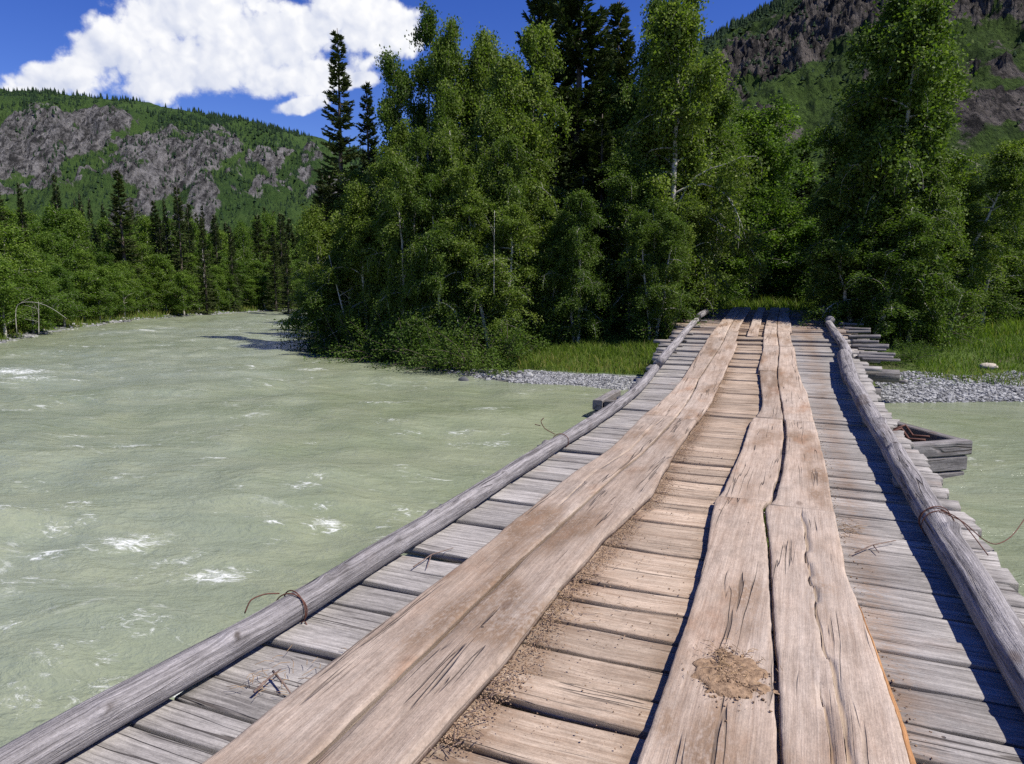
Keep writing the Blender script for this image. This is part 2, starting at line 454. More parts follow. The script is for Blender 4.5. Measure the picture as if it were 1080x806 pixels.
def mountain_mat(name, tint=1.0, sc=1.0, grassA=(0.030, 0.062, 0.018), grassB=(0.062, 0.108, 0.028), rockA=(0.028, 0.028, 0.028), rockB=(0.225, 0.216, 0.214)):
    m, k, out = material(name)
    g = k.attr('grain').outputs['Vector']           # local metres: along, up-slope, height
    rk = k.attr('rock').outputs['Fac']
    n = k.noise(g, 0.05 * sc, 8, 0.62); nf = k.noise(g, 0.30 * sc, 8, 0.72); n3 = k.noise(g, 0.012 * sc, 4)
    gx, gy, gz = k.sep(g)
    st = k.noise(k.comb(k.math('MULTIPLY', gx, 0.24 * sc), k.math('MULTIPLY', gy, 0.05 * sc), k.math('MULTIPLY', gz, 0.06 * sc)), 1.0, 7, 0.65)
    grass = k.mix(k.smooth(k.math('ADD', k.math('MULTIPLY', n3, 0.45), k.math('MULTIPLY', nf, 0.55)), 0.38, 0.62), grassA, grassB)
    rock = k.mix(k.smooth(k.math('ADD', k.math('MULTIPLY', st, 0.55), k.math('ADD', k.math('MULTIPLY', nf, 0.35), k.math('MULTIPLY', n, 0.12))), 0.42, 0.62), rockA, rockB)
    f = k.math('ADD', rk, k.math('MULTIPLY', k.math('SUBTRACT', n, 0.5), 2.0))
    f = k.math('ADD', f, k.math('MULTIPLY', k.math('SUBTRACT', nf, 0.5), 0.5))
    f = k.smooth(f, 0.42, 0.56)
    c = k.mix(f, grass, rock)
    h = k.math('ADD', k.math('MULTIPLY', st, 0.8), k.math('MULTIPLY', nf, 0.5))
    nb = k.bump(h, 1.0, 9.0 / sc)
    principled(k, out, c, 0.95, nb, 0.1)
    return m
M_MTN_L = mountain_mat('far_bluff_rock_and_grass')
M_MTN_R = mountain_mat('near_slope_rock_and_grass', sc=2.0, grassA=(0.014, 0.030, 0.007), grassB=(0.058, 0.100, 0.020), rockA=(0.016, 0.015, 0.015), rockB=(0.145, 0.128, 0.118))

def water_mat():
    m, k, out = material('silty_river_water'); p = k.pos()
    x, y, z = k.sep(p)
    fo = k.attr('foam').outputs['Fac']
    # streaks run along the current (down to the right past the bridge)
    q = k.comb(k.math('ADD', k.math('MULTIPLY', x, 0.75), k.math('MULTIPLY', y, 0.25)), k.math('SUBTRACT', k.math('MULTIPLY', y, 1.5), k.math('MULTIPLY', x, 0.3)), z)
    n1 = k.noise(q, 1.1, 5, 0.6, 0.6); n2 = k.noise(q, 5.0, 5, 0.65, 0.4); n3 = k.noise(q, 16.0, 4, 0.6)
    nb = k.noise(p, 0.16, 4, 0.6)
    c = k.mix(k.smooth(nb, 0.36, 0.66), (0.190, 0.219, 0.128), (0.224, 0.254, 0.180))
    c = k.mix(k.math('MULTIPLY', k.smooth(n1, 0.38, 0.66), 0.5), c, (0.29, 0.31, 0.20))
    # fine foam flecks and the boils
    fl = k.noise(q, 2.1, 8, 0.72, 1.2)
    patch = k.smooth(k.noise(p, 0.55, 3), 0.46, 0.68)
    fleck = k.math('MULTIPLY', k.smooth(fl, 0.55, 0.68), k.math('MULTIPLY', patch, 0.62))
    br = k.noise(q, 9.0, 6, 0.75, 1.0)
    boil = k.smooth(k.math('ADD', fo, k.math('MULTIPLY', k.math('SUBTRACT', br, 0.5), 2.6)), 0.50, 1.15)
    f = k.math('MAXIMUM', fleck, k.math('MULTIPLY', boil, 0.9), clamp=True)
    c = k.mix(f, c, (0.78, 0.80, 0.76))
    h = k.math('ADD', k.math('MULTIPLY', n1, 1.0), k.math('ADD', k.math('MULTIPLY', n2, 0.6), k.math('MULTIPLY', n3, 0.12)))
    rough = k.math('ADD', 0.16, k.math('MULTIPLY', f, 0.5))
    b = principled(k, out, c, rough, k.bump(h, 0.72, 0.10), 0.45)
    b.inputs['IOR'].default_value = 1.33
    return m
M_WATER = water_mat()

# ------------------------------------------------------------------ land, river
NEAR = np.array([(-60, -9), (-20, -6), (-6, -3.2), (3, -3.0), (12, -5), (60, -8), (400, -60), (400, -600), (-400, -600), (-400, -60)], float)
shore_px = [(1080, 422), (1000, 423), (930, 424), (800, 420), (660, 412), (570, 405), (500, 398), (440, 386), (400, 376), (372, 368), (345, 360), (334, 352), (328, 343), (324, 335)]
sp = [tuple(onz(a, b, WATER)[:2]) for a, b in shore_px]
GROVE = np.array([(500, 90), (160, 45), (60, 27), (30, 20.5), (12, 16.5), (6.5, 15.2)] + sp + [(-31, 44), (-27, 54), (-10, 66), (30, 82), (100, 105), (500, 180)], float)
lp = [tuple(onz(a, b, WATER)[:2]) for a, b in [(0, 362), (60, 350), (100, 344), (140, 338), (220, 332), (270, 329), (325, 327)]]
LEFT = np.array([(-900, -40), (-80, -12), (-34, -2), (-27, 8)] + lp + [(-36, 58), (-10, 80), (30, 100), (100, 125), (500, 215), (900, 300), (900, 1800), (-900, 1800)], float)

def sdist(X, Y, poly):
    P = poly; Qn = np.roll(P, -1, axis=0)
    best = np.full(X.shape, 1e18); inside = np.zeros(X.shape, bool)
    for (ax, ay), (bx, by) in zip(P, Qn):
        dx, dy = bx - ax, by - ay
        t = np.clip(((X - ax) * dx + (Y - ay) * dy) / (dx * dx + dy * dy + 1e-12), 0, 1)
        best = np.minimum(best, (X - ax - t * dx) ** 2 + (Y - ay - t * dy) ** 2)
        c = ((ay > Y) != (by > Y)) & (X < (bx - ax) * (Y - ay) / (by - ay + 1e-12) + ax)
        inside ^= c
    dd = np.sqrt(best)
    return np.where(inside, dd, -dd)

def inland(X, Y):
    X = np.asarray(X, float); Y = np.asarray(Y, float)
    return np.maximum(np.maximum(sdist(X, Y, NEAR), sdist(X, Y, GROVE)), sdist(X, Y, LEFT))

def ground_z(X, Y, d=None):
    X = np.asarray(X, float); Y = np.asarray(Y, float)
    if d is None: d = inland(X, Y)
    dn = d + 0.5 * (fbm(X * 0.9, Y * 0.9, 3, 5) - 0.5) * sstep(np.abs(d), 0.0, 1.2)
    z = np.where(dn < 0, np.maximum(0.28 * dn, -1.6), 0.13 * np.minimum(dn, 2.0) + 0.10 * np.clip(dn - 2, 0, 7) + 0.012 * np.clip(dn - 9, 0, 200))
    z = z + WATER + 0.10 * (fbm(X * 0.6, Y * 0.6, 4, 9) - 0.5) * sstep(d, 0.3, 3)
    road = sstep(Y, 18.5, 20.5) * (1 - sstep(np.abs(X + 0.9), 2.0, 4.5))      # approach behind the bridge end
    z = z * (1 - road) + np.maximum(z, 0.82) * road
    return z

def axis_pts(c, lo, hi, n, A, B):
    u = np.linspace(-1, 1, n); s = A * np.sinh(B * u)
    s = s / np.abs(s).max()
    return c + np.where(s < 0, s * (c - lo), s * (hi - c))

gx = axis_pts(-6, -1500, 1500, 400, 1, 6.6); gy = axis_pts(18, -300, 1700, 420, 1, 6.4)
GX, GY = np.meshgrid(gx, gy, indexing='ij')
GD = inland(GX, GY); GZ = ground_z(GX, GY, GD)
def gridfaces(a, b):
    i, j = np.meshgrid(np.arange(a - 1), np.arange(b - 1), indexing='ij')
    i = i.ravel(); j = j.ravel()
    return np.stack([i * b + j, (i + 1) * b + j, (i + 1) * b + j + 1, i * b + j + 1], -1)
mb = MB(); mb.add(np.stack([GX, GY, GZ], -1), gridfaces(*GX.shape), inland=GD.ravel())
tag(mb.build('ground', M_GROUND), 'grassy and pebbly river bank ground under the trees', 'ground', kind='structure')

# river surface: real chop and boils
wx = axis_pts(-4, -140, 140, 560, 1, 3.3); wy = axis_pts(6, -40, 130, 520, 1, 3.0)
WX, WY = np.meshgrid(wx, wy, indexing='ij')
Z = np.zeros_like(WX)
for i in range(46):
    lam = 0.45 * 1.065 ** i; th = RNG.normal(1.9, 0.75); kx, ky = np.cos(th) * 6.283 / lam, np.sin(th) * 6.283 / lam
    Z += 0.0034 * lam ** 0.75 * np.sin(kx * WX + ky * WY + RNG.random() * 6.28 + 2.2 * fbm(WX * 0.35, WY * 0.35, 2, i))
Z *= 0.85 + 1.2 * fbm(WX * 0.13 + 3, WY * 0.13, 3, 3)
foam = np.zeros_like(WX)
BOILS = [(132, 566, .55, .8), (232, 598, .42, 1.0), (345, 550, .35, .7), (12, 394, 1.5, 1.0), (30, 400, 1.2, .8), (8, 432, .9, .7), (404, 430, .7, .9), (514, 437, .6, .8), (412, 447, .6, .6),
         (436, 456, .5, .6), (482, 462, .5, .6), (525, 462, .55, .7), (330, 392, .9, .8), (310, 420, .8, .5), (150, 290 + 60, 1.2, .9), (165, 347, 1.6, .9), (130, 352, 1.2, .7), (250, 345, 1.5, .5), (110, 383, .9, .5),
         (80, 412, .8, .5), (200, 455, .6, .55), (90, 440, .6, .6), (160, 650, .5, .6), (60, 680, .5, .55), (300, 640, .35, .55), (25, 608, .5, .6), (255, 520, .45, .5), (360, 500, .4, .5), (45, 540, .5, .4), (215, 375, .9, .5), (290, 372, 1.1, .55), (235, 352, 1.4, .5), (400, 400, .7, .5), (195, 580, .4, .5), (95, 575, .45, .5), (30, 505, .6, .5)]
_r = random.Random(12)
BOILS = [(a, b, r * 0.72, s) for a, b, r, s in BOILS]
for _ in range(170):
    a = _r.uniform(-30, 640); b = 340 + 420 * _r.random() ** 1.5
    BOILS.append((a, b, _r.uniform(0.10, 0.30), _r.uniform(0.45, 0.8)))
for (a, b, r, s) in BOILS:
    p = onz(a, b, WATER)
    du = (WX - p[0]) * RT[0] + (WY - p[1]) * RT[1]; dv = (WX - p[0]) * FH[0] + (WY - p[1]) * FH[1]
    if p[0] > 40 or p[1] > 70: continue
    g = np.exp(-((du / (r * 1.3)) ** 2 + (dv / (r * 0.85)) ** 2) * 1.6)
    foam = np.maximum(foam, g * s * 0.95); Z += 0.05 * g * s * min(r, 1.0) * (0.4 + 1.2 * fbm(WX * 5, WY * 5, 3, 12))
calm = sstep(-inland(WX, WY), 0.0, 1.5)
right = 1 - 0.6 * sstep(WX, 0.5, 3.0)
mb = MB(); mb.add(np.stack([WX, WY, WATER + Z * (0.25 + 0.75 * calm) * right], -1), gridfaces(*WX.shape), foam=(foam * (0.3 + 0.7 * calm)).ravel())
tag(mb.build('river_water', M_WATER), 'milky green river water with small foaming waves', 'river', kind='structure')

# ------------------------------------------------------------------ mountains
def interp(v, pts):
    p = np.array(pts, float); return np.interp(v, p[:, 0], p[:, 1])

def hill(name, label, mat, pxs, Ds, base, top, ridge, amp, sc, seed, rockfn, back=0.9, prof=1.0, crag=0.60):
    A, D = np.meshgrid(pxs, Ds, indexing='ij')
    t = (D - base) / (top - base)
    zr = (302 - interp(A, ridge)) / FPX * top
    lat = (A - 540) / FPX * D
    r1 = ridged(lat / (90 * sc), D / (150 * sc), 6, seed)
    r2 = fbm(lat / (26 * sc), D / (40 * sc), 6, seed + 5, 0.55)
    rock = rockfn(A, D, t, lat, seed)
    up = np.clip(t, 0, 1) ** prof
    z = zr * up
    env = sstep(t, -0.02, 0.25) * (1 - 0.80 * sstep(t, 0.75, 1.0))
    z = z + amp * env * ((r1 - 0.55) * 1.7 + (r2 - 0.5) * 0.8) + amp * 0.22 * rock * env
    z = z + amp * (0.12 + crag * rock) * (ridged(lat / (11 * sc), D / (16 * sc), 4, seed + 9) - 0.5) * sstep(t, 0.05, 0.3)
    z = np.where(t > 1, z - (t - 1) * back * zr, z)
    z = np.where(t < 0, -2.0, z)
    X = CAMP[0] + FH[0] * D + RT[0] * lat; Y = CAMP[1] + FH[1] * D + RT[1] * lat
    mb = MB(); mb.add(np.stack([X, Y, z], -1), gridfaces(*A.shape)[:, ::-1], grain=np.stack([lat, D, z], -1).reshape(-1, 3), rock=rock.ravel())
    o = tag(mb.build(name, mat), label, 'mountain', kind='structure')
    return dict(A=A, D=D, t=t, z=z, X=X, Y=Y, rock=rock, lat=lat)

def rock_left(A, D, t, lat, seed):
    gul = ridged(lat / 75 + 0.35 * fbm(lat / 40, D / 40, 3, 2), D / 420, 3, 31)
    band = 1 - sstep(t, 0.45 + 0.25 * fbm(lat / 60, np.zeros_like(lat), 2, 4), 0.85)
    band = band * sstep(A, -900, -200) * (0.5 + 0.5 * (1 - sstep(A, 250, 420)))
    r = sstep(ridged(lat / 48 + 0.6 * fbm(lat / 25, D / 40, 3, 2), D / 260, 3, 31) * 0.5 + 0.55 * fbm(lat / 22, D / 50, 5, 8), 0.53, 0.67)
    return np.clip((r * 0.95 - 0.10) * band * (1 - sstep(t, 0.68, 0.82)), 0, 1)
HL = hill('mountain', 'steep forested mountain with grey rock bluffs beyond the left bank', M_MTN_L, np.linspace(-700, 900, 640), np.linspace(400, 1050, 240), 430, 830,
          [(-700, 150), (-300, 120), (0, 106), (60, 108), (100, 112), (150, 117), (200, 124), (260, 136), (340, 152), (450, 185), (600, 215), (900, 235)], 26, 1.0, 41, rock_left, prof=0.85)

RIDGE_R = [(380, 280), (500, 215), (640, 130), (725, 62), (790, 30), (850, -4), (900, -40), (1000, -110), (1200, -190), (1500, -150), (2400, 120)]
def rock_right(A, D, t, lat, seed):
    # a slanting cliff band, the broken crags high on the right, and a few outcrops lower down
    y = 302 - FPX * ((302 - interp(A, RIDGE_R)) / FPX * 360 * np.clip(t, 0, 1) ** 0.95 - EYE) / D
    n = fbm(lat / 12, D / 16, 5, 18); n2 = ridged(lat / 26 + D / 40, D / 30, 4, 27); nb = fbm(lat / 40, D / 50, 3, 5)
    yy = y + 46 * (nb - 0.5)
    b1 = np.exp(-((yy - (122 - (A - 740) * 0.66)) / 26) ** 2) * (A > 690) * (1 - sstep(A, 900, 960))
    b0 = 0.8 * np.exp(-((yy - (172 - (A - 760) * 0.5)) / 16) ** 2) * sstep(A, 740, 790) * (1 - sstep(A, 880, 930))
    up = sstep(A + nb * 80, 880, 960) * (1 - sstep(yy, 40, 85))
    o1 = 0.9 * np.exp(-((yy - 150) / 24) ** 2) * sstep(A, 960, 1010); o2 = 0.75 * np.exp(-((yy - 95) / 12) ** 2) * sstep(A, 930, 980)
    m = np.maximum.reduce([b1, b0, up, o1, o2])
    return np.clip(m * (0.25 + 1.5 * sstep(0.55 * n + 0.45 * n2, 0.42, 0.66)) - 0.10 + 0.35 * sstep(n, 0.62, 0.72), 0, 1)
HR = hill('mountain', 'dark green mountain slope with rock outcrops behind the right trees', M_MTN_R, np.concatenate([np.linspace(380, 690, 60), np.linspace(692, 1150, 420), np.linspace(1160, 2400, 180)]), np.linspace(70, 520, 380), 85, 360,
          [(380, 280), (500, 215), (640, 130), (725, 62), (790, 30), (850, -4), (900, -40), (1000, -110), (1200, -190), (1500, -150), (2400, 120)], 8, 0.32, 77, rock_right, prof=0.95, crag=1.1)

def cone_trees(mb, P, H, R, rng):
    n = len(P); sides = 6
    for tier, (z0, z1, r0) in enumerate([(0.06, 0.50, 1.0), (0.30, 0.75, 0.72), (0.55, 1.0, 0.45)]):
        ang = np.arange(sides) / sides * 6.283 + rng.random((n, 1)) * 6.28
        rr = R[:, None] * r0 * (0.65 + 0.6 * rng.random((n, sides)))
        ring = np.stack([P[:, None, 0] + rr * np.cos(ang), P[:, None, 1] + rr * np.sin(ang), P[:, None, 2] + H[:, None] * (z0 + 0.07 * (rng.random((n, sides)) - 0.5))], -1)
        tip = np.stack([P[:, 0], P[:, 1], P[:, 2] + H * z1], -1)[:, None]
        V = np.concatenate([ring, tip], 1)
        b = np.arange(n)[:, None] * (sides + 1); j = np.arange(sides)[None]
        T = np.stack([b + j, b + (j + 1) % sides, np.broadcast_to(b + sides, (n, sides))], -1)
        rn = np.repeat(rng.random((n, 1)), sides + 1, 1) * 0.7 + 0.3 * rng.random((n, sides + 1))
        mb.add(V.reshape(-1, 3), T=T.reshape(-1, 3), rnd=rn.ravel())

def scatter_hill(Hh, n, maskfn, hmin, hmax, rng):
    p = maskfn(Hh).ravel(); p = np.clip(p, 0, None)
    cell = Hh['D'].ravel(); p = p * cell; p /= p.sum()
    idx = rng.choice(len(p), n, p=p)
    A, B = Hh['A'].shape; 
    P = np.stack([Hh['X'].ravel()[idx], Hh['Y'].ravel()[idx], Hh['z'].ravel()[idx]], -1)
    P[:, :2] += rng.normal(0, 1.0, (n, 2)); P[:, 2] -= 0.6
    H = (hmin + (hmax - hmin) * rng.random(n) ** 1.5) * Hh['D'].ravel()[idx] / Hh['D'].max()
    return P, H

rng = np.random.default_rng(5)
mb = MB()
def mL(h):
    f = fbm(h['lat'] / 55, h['D'] / 75, 4, 61)
    up = sstep(h['A'], 120, 300) * 0.16 + sstep(h['t'], 0.55, 0.9) * 0.10
    m = sstep(f + up, 0.50, 0.66) * sstep(h['t'], 0.02, 0.1) * (h['t'] < 1.03) * (1 - 0.6 * h['rock'])
    return m + 0.05 * (h['t'] > 0) * (h['t'] < 1.0) + 0.6 * (np.abs(h['t'] - 0.985) < 0.03) * sstep(fbm(h['lat'] / 30, h['lat'] * 0, 3, 5), .35, .6) + 0.8 * (h['t'] < 0.1) * (h['t'] > 0)
P, H = scatter_hill(HL, 19000, mL, 4.5, 10.5, rng); cone_trees(mb, P, H, H * 0.24, rng)
tag(mb.build('mountain_forest', M_HILLTREE, smooth=False), 'dark conifer forest scattered over the far left mountain', 'forest', kind='stuff')
mb = MB()
def mR(h):
    f = fbm(h['lat'] / 25, h['D'] / 30, 4, 33)
    edge = (1 - sstep(h['A'], 800, 900)) * sstep(h['t'], 0.86, 0.95) * (h['t'] < 1.03)
    return 0.9 * edge + 0.20 * sstep(f, 0.58, 0.7) * (h['t'] > 0.02) * (h['t'] < 1) * (1 - 0.6 * h['rock']) * 0.4 + 0.004 * (h['t'] > 0) * (h['t'] < 1)
P, H = scatter_hill(HR, 2400, mR, 2.0, 8.0, rng); cone_trees(mb, P, H, H * 0.22, rng)
P, H = scatter_hill(HR, 11000, lambda h: (sstep(fbm(h['lat'] / 14, h['D'] / 18, 4, 90), 0.45, 0.62) + 0.05) * (h['t'] > 0.05) * (h['t'] < 1.0), 1.0, 4.2, rng); P[:, 2] += 0.2; cone_trees(mb, P, H, H * 0.5, rng)
tag(mb.build('slope_forest', M_HILLTREE, smooth=False), 'small dark conifers along the ridge of the right mountain', 'forest', kind='stuff')

# ------------------------------------------------------------------ trees
def leaf_quads(mb, C, Nrm, size, aspect, rng, rnd=None, up=None):
    n = len(C)
    Nrm = Nrm / (np.linalg.norm(Nrm, axis=1)[:, None] + 1e-9)
    a = rng.normal(size=(n, 3)) if up is None else up
    A = np.cross(Nrm, a); A /= np.linalg.norm(A, axis=1)[:, None] + 1e-9
    B = np.cross(Nrm, A)
    s = size if np.ndim(size) else np.full(n, size)
    h = (s * aspect * 0.5)[:, None]; l = s[:, None]
    V = np.stack([C, C + A * h + B * l * 0.5, C + B * l, C - A * h + B * l * 0.5], 1)
    Q = np.arange(n * 4).reshape(n, 4)
    r = rng.random(n) if rnd is None else rnd
    mb.add(V.reshape(-1, 3), Q, rnd=np.repeat(r, 4))

def curve_pts(p0, dirv, L, droop, n, rng, wig=0.08):
    d = np.array(dirv, float); d /= np.linalg.norm(d)
    pts = [np.array(p0, float)]; st = L / (n - 1)
    for i in range(n - 1):
        d = d + np.array([0, 0, -droop / (n - 1)]) + rng.normal(0, wig, 3)
        d /= np.linalg.norm(d); pts.append(pts[-1] + d * st)
    return np.array(pts)

def make_birch(seed, H=7.0, R=1.7, base=0.14, nlimb=46, nsub=9, nleaf=95, droop=1.5, rise=0.9, lean=0.0, size=0.062, pointed=0.75, spread=0.085, stems=1):
    rng = np.random.default_rng(seed)
    wood = MB(); leaf = MB()
    a0 = rng.random() * 6.283
    for sidx in range(stems):
        Hs = H * (1.0 if sidx == 0 else rng.uniform(0.72, 0.95)); sa = a0 + sidx * 6.283 / max(stems, 1) + rng.normal(0, 0.3)
        outw = 0.0 if stems == 1 else R * rng.uniform(0.30, 0.55)
        zt = np.linspace(0, Hs * 0.97, 14)
        off = np.cumsum(rng.normal(0, 0.022 * H / 7, (14, 2)), 0); off[:, 0] += lean * (zt / H) ** 1.3 * H
        off = off - off[0] + np.outer((zt / Hs) ** 0.8, [math.cos(sa), math.sin(sa)]) * outw
        off += np.array([math.cos(sa), math.sin(sa)]) * (0.0 if stems == 1 else 0.10)
        TP = np.column_stack([off, zt]); TP[0, 2] = -0.4
        tr = (0.0135 if stems == 1 else 0.010) * H * (1 - zt / Hs * 0.93) + 0.004
        tube(wood, TP, tr, 9, seed=seed + sidx)
        RR = R * (1.0 if stems == 1 else 0.78)
        prof = lambda h: (np.clip((h - base * 0.4) / 0.30, 0.25, 1)) * np.clip(1.02 - h, 0.03, 1) ** pointed * 1.45
        nl = int(nlimb / (stems ** 0.75))
        for i in range(nl):
            h = base + (0.985 - base) * ((i + rng.random()) / nl) ** 0.92
            p0 = np.array([np.interp(h * Hs, zt, TP[:, 0]), np.interp(h * Hs, zt, TP[:, 1]), h * Hs])
            az = i * 2.399 + rng.normal(0, 0.6)
            L = RR * min(prof(h), 1.05) * (0.35 + 1.0 * rng.random() ** 1.2) + 0.06 * R
            el = rise * (0.35 + 0.9 * rng.random()) + 0.6 * max(h - 0.7, 0)
            dv = np.array([np.cos(az) * np.cos(el), np.sin(az) * np.cos(el), np.sin(el)])
            LP = curve_pts(p0, dv, L, droop * 0.75, 8, rng, 0.12)
            tube(wood, LP, np.linspace(0.0042 * H * (1.1 - h) + 0.006, 0.004, 8), 5, caps=False)
            ltone = rng.normal(0, 0.10)
            for j in range(nsub):
                u = 0.30 + 0.70 * (j + rng.random()) / nsub
                f = u * 7; a = int(min(f, 6)); q = LP[a] * (1 - (f - a)) + LP[a + 1] * (f - a)
                sd = dv * 0.6 + rng.normal(0, 0.7, 3); sd[2] += 0.1
                sl_ = (0.16 + 0.42 * rng.random() ** 1.5) * (0.45 + 0.55 * R / 1.7) * (1.25 - 0.5 * h)
                SP = curve_pts(q, sd, sl_ * 1.6, droop * rng.uniform(0.7, 2.4), 7, rng, 0.14)
                tube(wood, SP, np.linspace(0.005, 0.002, 7), 3, caps=False)
                m = int(nleaf * (0.35 + 1.1 * rng.random()))
                t = rng.random(m) ** 0.75 * 5.999; ai = t.astype(int); ft = (t - ai)[:, None]
                C = SP[ai] * (1 - ft) + SP[ai + 1] * ft + rng.normal(0, spread, (m, 3)) * np.array([1, 1, 0.9]) * (0.5 + 0.9 * rng.random((m, 1)))
                Nn = rng.normal(0, 0.8, (m, 3)) + np.array([0, 0, 0.5])
                tone = np.clip(0.48 + ltone + rng.normal(0, 0.24, m) + rng.normal(0, 0.12), 0, 1)
                leaf_quads(leaf, C, Nn, size * (0.65 + 0.7 * rng.random(m)), 0.72, rng, tone)
    return wood, leaf

def make_spruce(seed, H=10.0, R=1.25, levels=46, per=7, base=0.03, dense=1.0, up=0.25):
    rng = np.random.default_rng(seed)
    wood = MB(); leaf = MB()
    zt = np.linspace(0, H, 12); off = np.cumsum(rng.normal(0, 0.01, (12, 2)), 0); off -= off[0]
    TP = np.column_stack([off, zt]); TP[0, 2] = -0.4
    tube(wood, TP, 0.013 * H * (1 - zt / H * 0.97) + 0.004, 8, seed=seed)
    for i in range(levels):
        h = base + (0.985 - base) * (i / levels) ** 0.95
        for j in range(per if h < 0.85 else 5):
            if rng.random() < 0.10: continue
            hh = h + rng.normal(0, 0.008)
            p0 = np.array([np.interp(hh * H, zt, TP[:, 0]), np.interp(hh * H, zt, TP[:, 1]), hh * H])
            az = rng.random() * 6.283
            L = R * (1 - hh) ** 0.78 * (0.65 + 0.5 * rng.random()) + 0.06
            el = -0.30 + 0.95 * hh ** 2 + rng.normal(0, 0.10)
            dv = np.array([np.cos(az) * np.cos(el), np.sin(az) * np.cos(el), np.sin(el)])
            LP = curve_pts(p0, dv, L, -up * 1.6, 7, rng, 0.04)
            tube(wood, LP, np.linspace(0.012 * (1.2 - hh), 0.003, 7), 4, caps=False)
            nb = int((16 + 44 * L) * dense)
            t = (0.08 + 0.92 * rng.random(nb) ** 0.85) * 5.999; ai = t.astype(int); ft = (t - ai)[:, None]
            C = LP[ai] * (1 - ft) + LP[ai + 1] * ft
            tan = LP[ai + 1] - LP[ai]; tan /= np.linalg.norm(tan, axis=1)[:, None]
            side = np.cross(tan, [0, 0, 1.0]); sg = rng.choice([-1, 1], nb)[:, None]
            dr = tan * 0.9 + side * sg * (0.35 + 0.6 * rng.random((nb, 1))) + rng.normal(0, 0.25, (nb, 3)) + np.array([0, 0, -0.18])
            dr /= np.linalg.norm(dr, axis=1)[:, None]
            ln = (0.09 + 0.16 * rng.random(nb) * (1.15 - t / 6)) * (0.6 + 0.4 * R)
            for q in range(2):
                Nn = np.cross(dr, rng.normal(size=(nb, 3))); Nn /= np.linalg.norm(Nn, axis=1)[:, None] + 1e-9
                A = np.cross(Nn, dr)
                wd = (ln * 0.13)[:, None]
                V = np.stack([C - A * wd * 0.6, C + dr * ln[:, None] * 0.55 - A * wd, C + dr * ln[:, None], C + dr * ln[:, None] * 0.55 + A * wd], 1)
                leaf.add(V.reshape(-1, 3), np.arange(nb * 4).reshape(nb, 4), rnd=np.repeat(np.clip(rng.normal(0.45, 0.22, nb) + 0.25 * (t / 6 - 0.5), 0, 1), 4))
    return wood, leaf

def make_shrub(seed, H=1.6, R=1.0, n=34, nleaf=150, size=0.06):
    rng = np.random.default_rng(seed)
    wood = MB(); leaf = MB()
    for i in range(n):
        az = rng.random() * 6.283; el = 0.45 + 1.0 * rng.random()
        dv = np.array([np.cos(az) * np.cos(el) * R / H * 1.3, np.sin(az) * np.cos(el) * R / H * 1.3, np.sin(el)])
        SP = curve_pts(rng.normal(0, 0.10, 3) * np.array([1, 1, 0]) + [0, 0, -0.15], dv, H * (0.6 + 0.6 * rng.random()), 0.9, 8, rng, 0.10)
        tube(wood, SP, np.linspace(0.014, 0.003, 8), 4, caps=False)
        m = int(nleaf * (0.5 + rng.random()))
        t = (0.12 + 0.88 * rng.random(m) ** 0.7) * 6.999; ai = t.astype(int); ft = (t - ai)[:, None]
        C = SP[ai] * (1 - ft) + SP[ai + 1] * ft + rng.normal(0, 0.10, (m, 3))
        Nn = rng.normal(0, 0.7, (m, 3)) + np.array([0, 0, 0.7])
        leaf_quads(leaf, C, Nn, size * (0.7 + 0.6 * rng.random(m)), 0.6, rng, np.clip(rng.normal(0.5, 0.25, m), 0, 1))
    return wood, leaf

TEMPL = {}
def template(key, fn, wmat, lmat, H, R, wname='trunk', lname='crown'):
    wd, lf = fn
    TEMPL[key] = (wd.mesh(wname, wmat), lf.mesh(lname, lmat, smooth=False), H, R, wname, lname)
for i in range(6):
    template(('birch', i), make_birch(100 + i, 7, 1.7, droop=1.0 + 0.35 * i, pointed=0.80, rise=1.0, nlimb=48, nsub=10, nleaf=140, size=0.062, spread=0.09, stems=(1, 2, 3, 2, 3, 1)[i], base=0.12), M_BIRCH, M_LEAF, 7, 1.75)
for i in range(2):
    template(('leaning', i), make_birch(120 + i, 7, 2.0, droop=1.3, lean=0.16, nlimb=48, nsub=10, nleaf=140, size=0.062, spread=0.085, stems=2), M_BIRCH, M_LEAF, 7, 2.0)
for i in range(2):
    template(('round', i), make_birch(140 + i, 6, 1.9, base=0.22, droop=0.7, rise=1.0, nlimb=46, nsub=11, nleaf=110, pointed=0.45, size=0.07, spread=0.10), M_BARK, M_LEAF2, 6, 1.95)
for i in range(4):
    template(('young', i), make_birch(160 + i, 5, 1.25, base=0.10, droop=0.6 + 0.2 * i, rise=0.85, nlimb=34, nsub=8, nleaf=62, size=0.085, pointed=0.55, spread=0.11), M_BIRCH, M_LEAF2, 5, 1.3)
for i in range(4):
    template(('spruce', i), make_spruce(180 + i, 10, 1.15 + 0.1 * i), M_BARK, M_NEEDLE, 10, 1.2 + 0.1 * i)
for i in range(2):
    template(('fir', i), make_spruce(190 + i, 10, 1.9, levels=44, per=8, dense=1.1, up=0.45), M_BARK, M_NEEDLE, 10, 1.9)
for i in range(3):
    template(('shrub', i), make_shrub(210 + i), M_BARK, M_SHRUB, 1.6, 1.1, 'stems', 'foliage')

